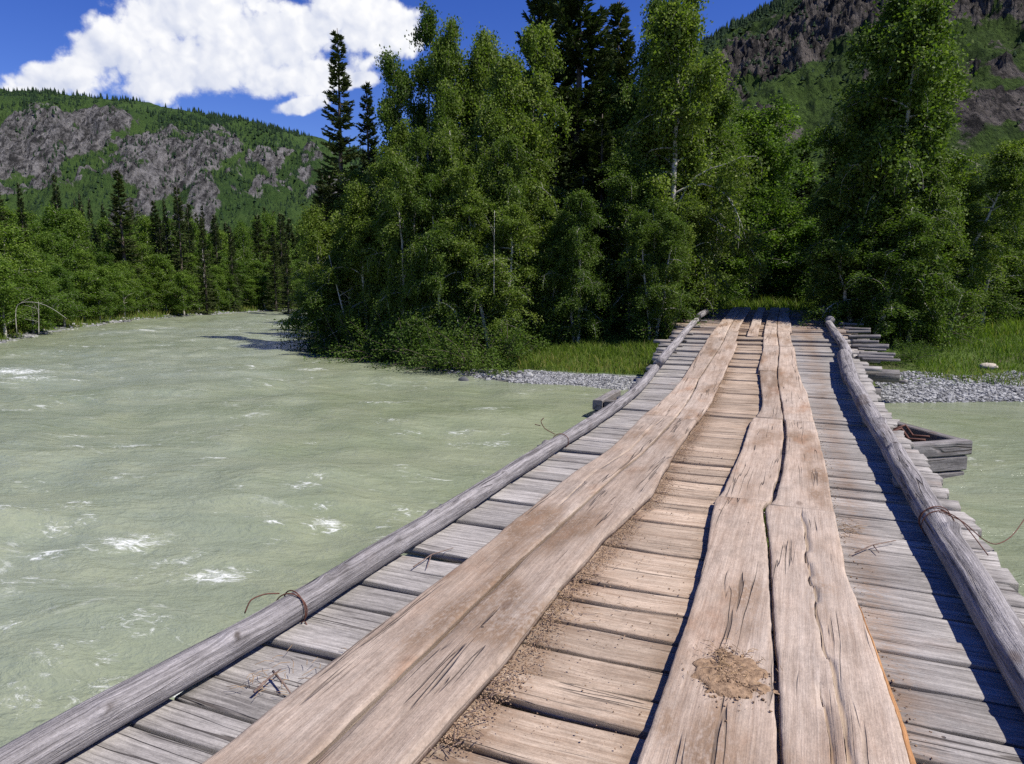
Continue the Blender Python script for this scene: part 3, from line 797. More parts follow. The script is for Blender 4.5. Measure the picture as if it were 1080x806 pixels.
KNAME = dict(birch='birch_tree', leaning='birch_tree', round='leafy_tree', young='young_tree', spruce='spruce_tree', fir='fir_tree', shrub='shrub')
KCAT = dict(birch='tree', leaning='tree', round='tree', young='tree', spruce='tree', fir='tree', shrub='shrub')
def plant(kind, var, x, y, height, width, label, group=None, rz=None, tilt=None, dz=0.0):
    if kind == 'birch' and (int(x * 7 + y * 3) % 3) == 0: var = 4 + int(x * 11) % 2
    wm, lm, H, R, wn, ln = TEMPL[(kind, var)]
    z = float(ground_z(np.array([x]), np.array([y]))[0]) + dz
    r = empty(KNAME[kind], (x, y, z), random.random() * 6.283 if rz is None else rz)
    if tilt: r.rotation_euler = (tilt[0], tilt[1], r.rotation_euler.z)
    sz = height / H; sx = (width / 2) / R
    r.scale = (sx, sx, sz)
    tag(r, label, KCAT[kind], group)
    for nme, me in ((wn, wm), (ln, lm)):
        o = bpy.data.objects.new(nme, me); COL.objects.link(o); o.parent = r
    return r

def plant_px(kind, var, px, D, top_y, wpx, label, group=None, **kw):
    x, y = atdepth(px, D)
    if kind in ('birch', 'leaning', 'round'): wpx *= 1.3
    elif kind in ('spruce', 'fir'): wpx *= 1.15
    z = float(ground_z(np.array([x]), np.array([y]))[0])
    ztop = EYE + (302 - top_y) / FPX * D
    return plant(kind, var, x, y, max(ztop - z, 0.6), wpx / FPX * D, label, group, **kw)

G1 = 'trees of the grove at the far bridge end'
GROVE_TREES = [
    # kind, variant, column, depth, top row, width px, label
    ('spruce', 0, 366, 24.0, 48, 74, 'slender dark spruce with a sharp tip at the left end of the grove'),
    ('spruce', 1, 394, 27.0, 98, 62, 'short pointed spruce right behind the slender spruce at the grove\'s left end'),
    ('spruce', 2, 420, 28.5, 86, 64, 'dark spruce tip showing between the short spruce and the tall drooping birches'),
    ('spruce', 3, 346, 27.5, 180, 60, 'low dark spruce half hidden at the far left foot of the grove'),
    ('fir', 0, 568, 25.0, -34, 120, 'tall black fir whose open top leaves the frame left of centre'),
    ('fir', 1, 606, 23.5, -62, 168, 'broadest and tallest dark fir in the middle of the grove'),
    ('fir', 0, 648, 25.5, 22, 130, 'dark fir leaning against the right flank of the broadest fir'),
    ('spruce', 1, 700, 30.0, 70, 90, 'dark spruce standing behind the pale birch left of the bridge end'),
    ('spruce', 2, 520, 29.0, 110, 90, 'dark spruce hidden behind the row of drooping birches'),
    ('spruce', 3, 470, 30.0, 120, 90, 'dark spruce filling the back of the left grove'),
    ('birch', 0, 445, 22.5, 40, 84, 'tall birch with hanging tufts, leftmost of the high birches'),
    ('birch', 1, 480, 21.5, 44, 90, 'tall drooping birch second in the row of high birches'),
    ('birch', 2, 508, 22.0, 50, 90, 'drooping birch with a narrow tip in the middle of the high birches'),
    ('birch', 3, 545, 20.0, 42, 104, 'tall dense birch directly left of the black firs'),
    ('birch', 1, 655, 23.0, 28, 80, 'birch with a thin rounded top right of the black firs'),
    ('birch', 2, 704, 19.0, 14, 128, 'tall pale birch left of the bridge end'),
    ('birch', 0, 742, 21.5, 100, 100, 'birch with its trunk beside the left bridge log end'),
    ('round', 0, 792, 25.5, 136, 110, 'bright green round tree behind the end of the bridge'),
    ('spruce', 0, 838, 29.0, 165, 80, 'dark spruce in the gap behind the bridge end'),
    ('spruce', 2, 868, 27.0, 150, 90, 'dark spruce close behind the big right birch'),
    ('birch', 3, 922, 17.5, -12, 150, 'big tall birch right of the bridge, its top leaving the frame'),
    ('leaning', 0, 978, 17.8, 160, 105, 'wide birch bending to the right beside the big right birch'),
    ('birch', 0, 895, 19.5, 110, 100, 'shaded birch on the left flank of the big right birch'),
    ('leaning', 1, 1035, 19.5, 205, 100, 'small dark trunked birch standing on the right meadow'),
    ('birch', 2, 1075, 22.0, 212, 110, 'birch cut by the right edge of the photo'),
    ('birch', 1, 1130, 21.0, 212, 120, 'birch just beyond the right edge of the meadow'),
    ('birch', 1, 352, 22.5, 185, 80, 'pale birch leaning over the water at the left tip of the grove'),
    ('birch', 3, 392, 20.5, 175, 80, 'bright birch in front of the slender spruce'),
    ('birch', 0, 428, 19.0, 150, 78, 'half lit birch at the shore below the tall leftmost birch'),
    ('birch', 2, 470, 18.0, 190, 80, 'low birch at the water edge with a bare white trunk'),
    ('birch', 1, 520, 17.6, 180, 90, 'broad birch above the stony point of the left shore'),
    ('birch', 3, 570, 18.4, 215, 76, 'small shaded birch below the black firs'),
    ('spruce', 1, 612, 19.5, 190, 100, 'dark spruce below the broadest fir behind the grass patch'),
    ('spruce', 3, 655, 20.5, 200, 100, 'dark spruce behind the sunlit grass left of the bridge'),
    ('birch', 2, 690, 17.4, 215, 70, 'small birch close to the left side of the bridge end'),
    ('birch', 3, 668, 18.6, 160, 84, 'birch with an arching white branch below the pale birch'),
    ('birch', 2, 958, 16.9, 118, 84, 'birch crown overlapping the right side of the big right birch'),
    ('birch', 0, 1000, 17.6, 205, 90, 'low wide birch between the big right birch and the meadow birch'),
    ('birch', 1, 912, 16.6, 215, 110, 'low leafy birch at the right corner of the log crib'),
    ('birch', 3, 608, 17.8, 205, 74, 'half shaded birch over the grass patch below the firs'),
    ('birch', 0, 372, 21.0, 235, 90, 'bright low birch at the tip of the grove above the dipping limb'),
    ('birch', 4, 460, 20.2, 110, 80, 'leafy birch filling the gap below the leftmost high birch'),
    ('birch', 2, 497, 19.2, 120, 80, 'leafy birch filling the gap below the middle high birches'),
    ('birch', 3, 527, 18.6, 150, 76, 'leafy birch just left of the dark gap under the black firs'),
    ('birch', 1, 412, 20.8, 140, 74, 'leafy birch between the slender spruce and the leftmost high birch'),
    ('birch', 2, 680, 20.0, 110, 84, 'leafy birch filling the left flank of the pale birch'),
    ('birch', 4, 728, 19.0, 165, 80, 'leafy birch filling the right flank of the pale birch'),
    ('spruce', 2, 585, 20.5, 150, 90, 'dark spruce at the foot of the tall black firs'),
    ('spruce', 0, 632, 21.0, 130, 90, 'dark spruce in front of the right flank of the broadest fir'),
    ('birch', 0, 940, 18.2, 60, 110, 'dense birch crown filling the middle of the big right birch'),
    ('birch', 3, 885, 18.4, 175, 80, 'shaded low birch on the left foot of the big right birch'),
    ('young', 1, 762, 24.5, 235, 80, 'slim young tree with a thin trunk behind the left bridge corner'),
    ('young', 2, 850, 25.0, 240, 90, 'shaded young tree behind the right bridge corner'),
    ('young', 3, 808, 29.0, 220, 90, 'small shaded tree deep behind the middle of the bridge end'),
]
for (kd, va, px_, D, ty, wpx, lab) in GROVE_TREES:
    kw = {}
    if kd == 'leaning': kw['rz'] = YAW + random.uniform(-0.2, 0.2)
    plant_px(kd, va, px_, D, ty, wpx, lab, G1, **kw)
# dark conifers deep in the grove, nothing sets them apart
for i in range(34):
    px_ = 350 + 800 * (i + random.random()) / 34; D = random.uniform(29, 44)
    ty = interp(px_, [(340, 190), (450, 130), (560, 60), (650, 80), (730, 160), (780, 190), (860, 190), (900, 150), (980, 205), (1150, 225)]) + random.uniform(5, 50)
    plant_px('spruce', i % 4, px_, D, ty, random.uniform(70, 100) * 30 / D * 1.1, 'dark conifer in the deep shade at the back of the grove', 'back row conifers of the grove')

SH = [(352, 22.0, 300, 80), (378, 19.6, 320, 90), (405, 18.4, 325, 90), (436, 17.3, 325, 95), (468, 16.4, 330, 95), (500, 15.9, 335, 95), (535, 16.2, 335, 90), (575, 18.0, 330, 100), (620, 19.0, 325, 100), (668, 18.5, 322, 100), (705, 17.5, 300, 90), (735, 20.0, 290, 70)]
for i, (px_, D, ty, wpx) in enumerate(SH):
    plant_px('shrub', i % 3, px_, D, ty, wpx, 'dark leafy shrub overhanging the water along the left side of the grove', 'shrubs at the grove foot')
SR = [(905, 19.5, 285, 80, 'leafy shrub behind the log crib, nearest to the bridge'), (955, 17.2, 262, 96, 'tall leafy shrub on the right of the log crib'), (985, 16.8, 290, 80, 'round leafy shrub in front of the small meadow birch'),
      (1010, 20.5, 270, 90, 'leafy shrub behind the small meadow birch'), (1060, 23.5, 265, 100, 'leafy shrub at the back of the right meadow'), (1110, 24.5, 270, 100, 'leafy shrub right of the photo edge on the meadow'),
      (880, 22.5, 280, 70, 'shaded shrub touching the right corner of the bridge end'), (780, 26, 296, 70, 'sunlit low shrub behind the bridge end, on the left'), (822, 27, 298, 70, 'sunlit low shrub behind the bridge end, in the middle'), (752, 23, 290, 60, 'low shrub behind the left bridge corner')]
SR += [(938, 14.6, 376, 52, 'low dark shrub growing under the thick log end of the crib'), (964, 15.0, 381, 44, 'low shrub between the log crib and the gravel beach')]
for i, (px_, D, ty, wpx, lab) in enumerate(SR):
    plant_px('shrub', i % 3, px_, D, ty, wpx, lab, 'shrubs at the grove foot')

# left bank wood
def along(pts, u):
    p = np.array(pts, float); L = np.concatenate([[0], np.cumsum(np.linalg.norm(np.diff(p, axis=0), axis=1))]); s = u * L[-1]
    return np.interp(s, L, p[:, 0]), np.interp(s, L, p[:, 1])
BANK = [(-26, 4)] + lp + [(-38, 56), (-28, 66)]
rnd = random.Random(3)
def lb_out(x, y, d):      # step inland from the left bank
    eps = 0.5
    g = np.array([float(sdist(np.array([x + eps]), np.array([y]), LEFT)[0] - sdist(np.array([x - eps]), np.array([y]), LEFT)[0]), float(sdist(np.array([x]), np.array([y + eps]), LEFT)[0] - sdist(np.array([x]), np.array([y - eps]), LEFT)[0])])
    g /= np.linalg.norm(g) + 1e-9; return x + g[0] * d, y + g[1] * d
GL = 'trees of the wood along the left river bank'
for row, (n, d0, hh, wdt) in enumerate([(64, 0.7, 2.6, 2.0), (54, 3.0, 3.9, 2.3), (50, 6.0, 4.9, 2.6), (40, 10.5, 5.9, 2.9)]):
    for i in range(n):
        x, y = along(BANK, (i + rnd.random()) / n); x, y = lb_out(x, y, d0 + rnd.uniform(-0.7, 1.6) * (1 + row * 0.4))
        D = x * FH[0] + y * FH[1]
        lab = ['bushy young birch leaning over the bank edge of the left river side', 'light green birch in the second rank of the left bank wood', 'tall light green birch in the third rank of the left bank wood', 'high birch top at the back of the left bank wood'][row]
        h = hh * rnd.uniform(0.72, 1.15) * (0.85 + 0.006 * min(max(D, 20), 60))
        plant('young', rnd.randrange(4), x, y, h, wdt * rnd.uniform(0.8, 1.25), lab, GL)
LSP = [(10, 30, 190, 46, 'spruce at the left edge of the photo above the bank wood'), (35, 40, 196, 26, 'thin spruce tip rising near the left photo edge'), (72, 42, 188, 32, 'pointed spruce rising in front of the first rock bluff'), (96, 44, 206, 20, 'thinnest small spruce tip in front of the rock bluff'),
       (137, 40, 184, 56, 'broadest and tallest dark spruce of the left bank wood'), (172, 46, 214, 36, 'narrow spruce just right of the broadest left bank spruce'), (196, 44, 200, 40, 'tall pointed spruce in the middle of the left bank wood'), (206, 52, 222, 30, 'small spruce behind the tall pointed middle spruce'),
       (233, 54, 228, 36, 'dark spruce above the bare white snag'), (248, 56, 240, 34, 'dark spruce with broken outline near the river bend'), (278, 58, 228, 36, 'spruce in front of the pale green knoll'), (292, 60, 240, 30, 'narrow spruce at the far river bend'), (310, 64, 232, 34, 'rightmost spruce of the left bank wood, beside the grove')]
for i, (px_, D, ty, wpx, lab) in enumerate(LSP):
    plant_px('spruce', i % 4, px_, D + 4, ty, wpx * 0.82, lab, 'spruces of the left bank wood')
for i in range(64):
    px_ = rnd.uniform(-60, 345); D = rnd.uniform(44, 95)
    ty = interp(px_, [(-60, 222), (120, 222), (345, 236)]) + rnd.uniform(-14, 24)
    plant_px('spruce', i % 4, px_, D, ty, rnd.uniform(15, 25), 'dark conifer in the far back of the left bank wood', 'back row conifers of the left bank wood')

# bare snags of the left bank
def snag(label, pts, r0, name='dead_tree'):
    mb = MB(); P = np.array(pts, float)
    u = np.linspace(0, 1, 14); L = np.linspace(0, 1, len(P)); P = np.stack([np.interp(u, L, P[:, i]) for i in range(3)], -1)
    for _ in range(2): P[1:-1] = 0.25 * P[:-2] + 0.5 * P[1:-1] + 0.25 * P[2:]
    r0 = r0 * 0.62; tube(mb, P, np.linspace(r0, r0 * 0.35, 14), 8)
    for j in (5, 8, 10):
        q = curve_pts(P[j], np.array([random.uniform(-1, 1), random.uniform(-1, 1), 0.5]), 0.5, 0.2, 5, RNG); tube(mb, q, np.linspace(r0 * 0.35, r0 * 0.1, 5), 5)
    return tag(mb.build(name, M_BIRCH), label, 'tree trunk')
def pz(px_, D, y): x, yy = atdepth(px_, D); return (x, yy, EYE + (302 - y) / FPX * D)
snag('bent white trunk arching over two thin stems at the left bank', [pz(18, 25.5, 352), pz(18, 25.5, 325), pz(24, 25.5, 318), pz(44, 25.2, 318), pz(60, 25, 326), pz(72, 24.8, 336)], 0.022)
snag('thin upright white stem under the arching trunk on the left bank', [pz(41, 25.5, 352), pz(44, 25.5, 318)], 0.025)
snag('bare white snag standing among dark spruces on the left bank', [pz(219, 50, 300), pz(219, 50, 262)], 0.10)
snag('white leaning trunk at the left tip of the grove', [pz(372, 20.3, 365), pz(362, 20.3, 325), pz(350, 20.5, 270)], 0.05)
snag('white trunk glimpsed in the middle of the grove', [pz(521, 17.0, 310), pz(522, 17.1, 225)], 0.02)

# the branch that dips to the water
br = empty('fallen_branch', tuple(onz(338, 318, 0.9)))
wood = MB(); leaf = MB(); rg = np.random.default_rng(9)
LP = np.array([pz(352, 21.2, 308), pz(340, 21.2, 313), pz(326, 21.2, 320), pz(314, 21.2, 330), pz(303, 21.2, 342)]) - np.array(br.location)
tube(wood, LP, np.linspace(0.035, 0.008, 5), 6)
for i in range(26):
    u = rg.random() * 3.99; a = int(u); q = LP[a] * (1 - u + a) + LP[a + 1] * (u - a)
    SP = curve_pts(q, rg.normal(0, 0.7, 3), 0.45, 1.6, 6, rg); tube(wood, SP, np.linspace(0.007, 0.002, 6), 3, caps=False)
    m = 46; t = rg.random(m) * 4.999; ai = t.astype(int); ft = (t - ai)[:, None]
    leaf_quads(leaf, SP[ai] * (1 - ft) + SP[ai + 1] * ft + rg.normal(0, 0.06, (m, 3)), rg.normal(0, .7, (m, 3)) + [0, 0, .6], 0.075, 0.7, rg)
wood.build('limb', M_BIRCH, br); leaf.build('foliage', M_LEAF2, br, smooth=False)
tag(br, 'leafy birch limb dipping into the river at the tip of the grove', 'branch')

# ------------------------------------------------------------------ grass, pebbles, stones
def blades(name, label, xs, ys, hmin, hmax, wd, rng, dmin=1.0, mask=None):
    d = inland(xs, ys); keep = d > dmin + 1.1 * (fbm(xs * 1.3, ys * 1.3, 3, 14) - 0.5) * 2
    if mask is not None: keep &= mask(xs, ys)
    keep &= ~((xs > -2.9) & (xs < 2.3) & (ys > 13) & (ys < 21))
    xs, ys, d = xs[keep], ys[keep], d[keep]; n = len(xs)
    zs = ground_z(xs, ys, d)
    cl = fbm(xs * 0.9, ys * 0.9, 3, 22)
    h = (hmin + (hmax - hmin) * rng.random(n)) * (0.45 + 1.1 * cl); az = rng.random(n) * 6.283; ln = rng.normal(0, 0.35, (n, 2)) * h[:, None]
    dx, dy = np.cos(az) * wd, np.sin(az) * wd
    b = np.stack([xs, ys, zs - 0.02], -1); o = np.stack([dx, dy, np.zeros(n)], -1)
    mid = b + np.stack([ln[:, 0] * 0.35, ln[:, 1] * 0.35, h * 0.6], -1); tip = b + np.stack([ln[:, 0], ln[:, 1], h], -1)
    V = np.stack([b - o, b + o, mid + o * 0.7, mid - o * 0.7, tip], 1)
    k0 = np.arange(n)[:, None] * 5
    mb = MB(); mb.add(V.reshape(-1, 3), k0 + np.array([0, 1, 2, 3]), T=k0 + np.array([3, 2, 4]), rnd=np.repeat(np.clip(rng.normal(0.5, 0.22, n) + 0.35 * (d < 2.2) * rng.random(n), 0, 1), 5))
    tag(mb.build(name, M_GRASS, smooth=False), label, 'grass', kind='stuff')
rng = np.random.default_rng(21)
n = 90000; blades('meadow_grass', 'bright green grass of the meadow right of the bridge', rng.uniform(2.2, 16, n), rng.uniform(15.5, 32, n), 0.06, 0.22, 0.009, rng)
n = 42000; blades('shore_grass', 'green grass patch between grove and pebbles left of the bridge', rng.uniform(-9.5, -2.4, n), rng.uniform(14, 22, n), 0.07, 0.26, 0.008, rng, 0.7)
n = 26000; blades('forest_grass', 'grass and herbs on the track behind the bridge end', rng.uniform(-10, 6, n), rng.uniform(21, 34, n), 0.15, 0.5, 0.011, rng)
n = 30000; u = rng.random(n); bx, by = along(BANK, u); blades('bank_grass', 'grass fringe along the left river bank', bx + rng.normal(0, 2.2, n) - 1.2, by + rng.normal(0, 2.2, n), 0.12, 0.40, 0.014, rng, 0.5)

OCT = None
def stone_mesh():
    V = []; 
    for a in range(6):
        for e in (-0.6, 0.0, 0.6):
            V.append((math.cos(a * 1.0472 + (0.5 if e == 0 else 0)) * math.cos(e * 1.3), math.sin(a * 1.0472 + (0.5 if e == 0 else 0)) * math.cos(e * 1.3), math.sin(e * 1.3)))
    V += [(0, 0, 1), (0, 0, -1)]
    T = []
    for a in range(6):
        b = (a + 1) % 6
        for r in (0, 1):
            T += [(a * 3 + r, b * 3 + r, b * 3 + r + 1), (a * 3 + r, b * 3 + r + 1, a * 3 + r + 1)]
        T += [(a * 3 + 2, b * 3 + 2, 18), (b * 3, a * 3, 19)]
    return np.array(V, float), np.array(T)
SV, ST = stone_mesh()
def stones(name, label, xs, ys, smin, smax, rng, mat=M_STONE, lift=0.2, cat='pebbles', zs=None, flat=0.6):
    n = len(xs); s = smin + (smax - smin) * rng.random(n) ** 2.2
    zs = ground_z(xs, ys) if zs is None else zs
    sc = np.stack([s * (0.8 + 0.6 * rng.random(n)), s * (0.8 + 0.6 * rng.random(n)), s * flat * (0.7 + 0.6 * rng.random(n))], -1)
    a = rng.random(n) * 6.283; c, si = np.cos(a)[:, None], np.sin(a)[:, None]
    V = SV[None] * sc[:, None] * (1 + 0.22 * rng.normal(size=(n, len(SV), 1)))
    V = np.stack([V[..., 0] * c - V[..., 1] * si, V[..., 0] * si + V[..., 1] * c, V[..., 2]], -1) + np.stack([xs, ys, zs + s * lift], -1)[:, None]
    mb = MB(); mb.add(V.reshape(-1, 3), T=(ST[None] + (np.arange(n) * len(SV))[:, None, None]).reshape(-1, 3), rnd=np.repeat(rng.random(n), len(SV)))
    return tag(mb.build(name, mat, smooth=False), label, cat, kind='stuff')
def shore_scatter(lo, hi, n, dlo, dhi, rng):
    xs = rng.uniform(lo[0], hi[0], n); ys = rng.uniform(lo[1], hi[1], n); d = inland(xs, ys)
    kp = (d > dlo) & (d < dhi + 0.6 * (fbm(xs, ys, 2, 3) - 0.5)); return xs[kp], ys[kp]
stones('beach_pebbles', 'grey pebbles of the beach right of the bridge', *shore_scatter((1.4, 12.5), (13, 21), 80000, -0.1, 1.9, rng), 0.009, 0.036, rng)
stones('shore_pebbles', 'grey pebble strip on the shore left of the bridge', *shore_scatter((-5.6, 12.5), (-1.5, 17), 30000, -0.1, 0.8, rng), 0.007, 0.028, rng)
stones('point_stones', 'rough stones on the small point left of the grass patch', *shore_scatter((-8.2, 13.2), (-5.2, 16), 900, -0.12, 0.6, rng), 0.02, 0.07, rng)
u = rng.random(5200); bx, by = along(BANK, u); bx = bx + rng.normal(0, 1.0, 5200); by = by + rng.normal(0, 1.0, 5200); dd_ = inland(bx, by); kp = (dd_ > -0.15) & (dd_ < 0.9)
stones('bank_stones', 'stones along the water edge of the left bank', bx[kp][::2], by[kp][::2], 0.03, 0.09, rng)

def boulder(label, x, y, s, seed, mat, flat=0.6):
    rg = np.random.default_rng(seed); mb = MB()
    th = np.linspace(0, np.pi, 14); ph = np.linspace(0, 2 * np.pi, 22, endpoint=False)
    TH, PH = np.meshgrid(th, ph, indexing='ij')
    r = 1 + 0.35 * (fbm(PH * 1.2 + seed, TH * 1.4, 4, seed) - 0.5); r[:, :] = r
    V = np.stack([r * np.sin(TH) * np.cos(PH) * s, r * np.sin(TH) * np.sin(PH) * s * 0.75, r * np.cos(TH) * s * flat], -1)
    n_ = 22; i, j = np.meshgrid(np.arange(13), np.arange(22), indexing='ij'); Q = np.stack([i * n_ + j, (i + 1) * n_ + j, (i + 1) * n_ + (j + 1) % n_, i * n_ + (j + 1) % n_], -1).reshape(-1, 4)
    mb.add(V.reshape(-1, 3), Q)
    z = float(ground_z(np.array([x]), np.array([y]))[0])
    return tag(mb.build('boulder', mat, loc=(x, y, z + s * flat * 0.35)), label, 'rock')
p = onz(1042, 386, 0.0); boulder('pale tan boulder lying in the grass of the right meadow', p[0], p[1], 0.17, 3, M_ROCKP, 0.5)
p = onz(489, 400, WATER); boulder('pale rock at the water edge left of the stony point', p[0], p[1], 0.14, 5, M_STONE, 0.8)
p = onz(545, 401, WATER + .1); boulder('small tan rock beside the stony point under the grass', p[0], p[1], 0.11, 8, M_ROCKP, 0.6)

# ------------------------------------------------------------------ the bridge
ZK = [(-4, 0.0), (0, 0.0), (5, -0.01), (9, -0.03), (10, -0.01), (11, 0.05), (12, 0.14), (13, 0.26), (14, 0.375), (15, 0.47), (16, 0.56), (18, 0.73), (20.5, 0.94), (22, 1.05)]
SK = [(-4, 0.0), (7, 0.0), (10, -0.04), (11, -0.07), (12, -0.11), (14, -0.16), (16, -0.25), (18, -0.29), (21, -0.32)]
def sm_interp(v, pts, w=0.5):
    v = np.asarray(v, float); return (interp(v - w, pts) + interp(v, pts) * 2 + interp(v + w, pts)) / 4
def zdeck(s): return sm_interp(s, ZK)
def sway(s): return sm_interp(s, SK)
def to_world(t, s, z): return np.stack([t + sway(s), s, z + zdeck(s)], -1)

bridge = empty('wooden_bridge', (0, 0, 0))
tag(bridge, 'weathered plank bridge with log kerbs running across the river into the grove', 'bridge')

def sweep(mb, P_top_fn, n_u, v, thick, seed, zone=None, edge=0.014):
    """P_top_fn(i, v) -> (n,3) bridge coords of the top; closed section swept along"""
    pass

def board(along_axis, a0, a1, left, right, ztop, thick, seed, nu, nv, rough=0.004, edge=0.012, zonefn=None, cracks=(), endskew=(0, 0)):
    """a hewn board: along 's' (runner) or 't' (deck plank); left/right are edge functions of the running coordinate"""
    rg = np.random.default_rng(int(seed * 1000) % 2 ** 31)
    U = np.linspace(a0, a1, nu)
    vs = list(np.linspace(0, 1, nv))
    Lf, Rg = left(U), right(U)
    wid = np.maximum(Rg - Lf, 0.02)
    vv = np.unique(np.concatenate([vs, [0.012, 0.05, 0.95, 0.988]]))
    cols = np.repeat(vv[None], nu, 0); dz = np.zeros_like(cols)
    for (cv, u0, u1, wdt, dep) in cracks:          # V-shaped split down into the board
        path = cv(U); on = sstep(U, u0, u0 + 0.25) * (1 - sstep(U, u1 - 0.25, u1)) if u0 > a0 + 0.01 else (1 - sstep(U, u1 - 0.3, u1)) * np.ones_like(U)
        hw = wdt / wid * (0.4 + 1.2 * fbm(U * 6, U * 0 + seed, 3, 8))
        new = np.stack([path - hw * (0.15 + on), path, path + hw * (0.15 + on)], 1)
        cols = np.concatenate([cols, new], 1); dz = np.concatenate([dz, np.zeros((nu, 1)), -(dep * on)[:, None], np.zeros((nu, 1))], 1)
    o = np.argsort(cols, axis=1); cols = np.take_along_axis(cols, o, 1); dz = np.take_along_axis(dz, o, 1)
    for (cv, u0, u1, wdt, dep) in cracks:          # keep neighbours out of the groove
        pass
    m = cols.shape[1]
    UU = np.repeat(U[:, None], m, 1) + np.interp(cols, [0, 1], [endskew[0], endskew[1]])
    across = Lf[:, None] + cols * wid[:, None]
    zz = ztop(U)[:, None] + dz + rough * 2 * (fbm(UU * 2.2 + seed * 3, across * 14 + seed, 4, 3) - 0.5)
    ed = np.minimum(cols, 1 - cols) * wid[:, None]
    zz = zz - edge * np.clip(1 - ed / edge, 0, 1) ** 2 * (0.6 + 0.9 * fbm(UU * 5 + seed, across * 3, 2, 6))
    top = np.stack([across, UU, zz], -1)
    zb = np.repeat((ztop(U) - thick)[:, None], 2, 1)
    jb = 0.008 * (fbm(U * 3 + seed, U * 0, 3, 4) - 0.5)
    bot = np.stack([np.stack([Rg + jb, Lf - jb], 1), UU[:, [-1, 0]], zb], -1)
    midr = np.stack([Rg + 0.002 + jb * 1.5, UU[:, -1], ztop(U) - thick * 0.5], -1)[:, None]
    midl = np.stack([Lf - 0.002 - jb * 1.5, UU[:, 0], ztop(U) - thick * 0.5], -1)[:, None]
    sec = np.concatenate([top, midr, bot, midl], 1)      # (nu, m+4, 3) : across, along, z
    M = m + 4
    if along_axis == 's': t, s = sec[..., 0], sec[..., 1]
    else: t, s = sec[..., 1], sec[..., 0]
    W = to_world(t, s, sec[..., 2])
    i, j = np.meshgrid(np.arange(nu - 1), np.arange(M), indexing='ij')
    j2 = (j + 1) % M
    Q = np.stack([i * M + j, i * M + j2, (i + 1) * M + j2, (i + 1) * M + j], -1).reshape(-1, 4)
    if along_axis == 's': Q = Q
    else: Q = Q[:, ::-1]
    perim = np.concatenate([[0], np.cumsum(np.linalg.norm(np.diff(sec[nu // 2][:, [0, 2]], axis=0), axis=1))])
    G = np.stack([sec[..., 1], np.where(np.arange(M)[None] < m, sec[..., 0], perim[None] + 0.3), np.full((nu, M), seed * 1.7)], -1)
    zone = zonefn(t, s) if zonefn else np.ones((nu, M))
    mb = MB()
    ends = [np.arange(M)[::-1], np.arange((nu - 1) * M, nu * M)]
    if along_axis != 's': ends = [e[::-1] for e in ends]
    soil = np.exp(-((t + 1.03) / 0.11) ** 2) * sstep(t, -1.5, -1.1) + 0.8 * np.exp(-((t + 0.47) / 0.05) ** 2) + 0.7 * np.exp(-((t - 0.44) / 0.10) ** 2) + 0.75 * sstep(s, 15, 17.5) if along_axis == 't' else 1.0 * sstep(fbm(t * 6, s * 1.4, 5, 66), 0.45, 0.75)
    mb.add(W.reshape(-1, 3), Q, ng=ends, grain=G.reshape(-1, 3), zone=zone.ravel(), soil=np.clip(soil, 0, 1).ravel())
    return mb

def dustzone(t, s):
    c = sstep(t, -1.35, -1.1) * (1 - sstep(t, -0.40, -0.2)) * 0.95
    r = sstep(t, 0.1, 0.30) * (1 - sstep(t, 0.35, 0.75)) * 0.28
    l = (1 - sstep(t, -1.75, -1.70)) * sstep(t, -2.0, -1.75) * 0.25
    far = sstep(s, 12.5, 15) * 0.25
    base = 0.02 + 0.12 * fbm(t * 2, s * 2, 3, 2)
    return np.clip(np.maximum.reduce([c, r, l, base]) + far, 0, 1)

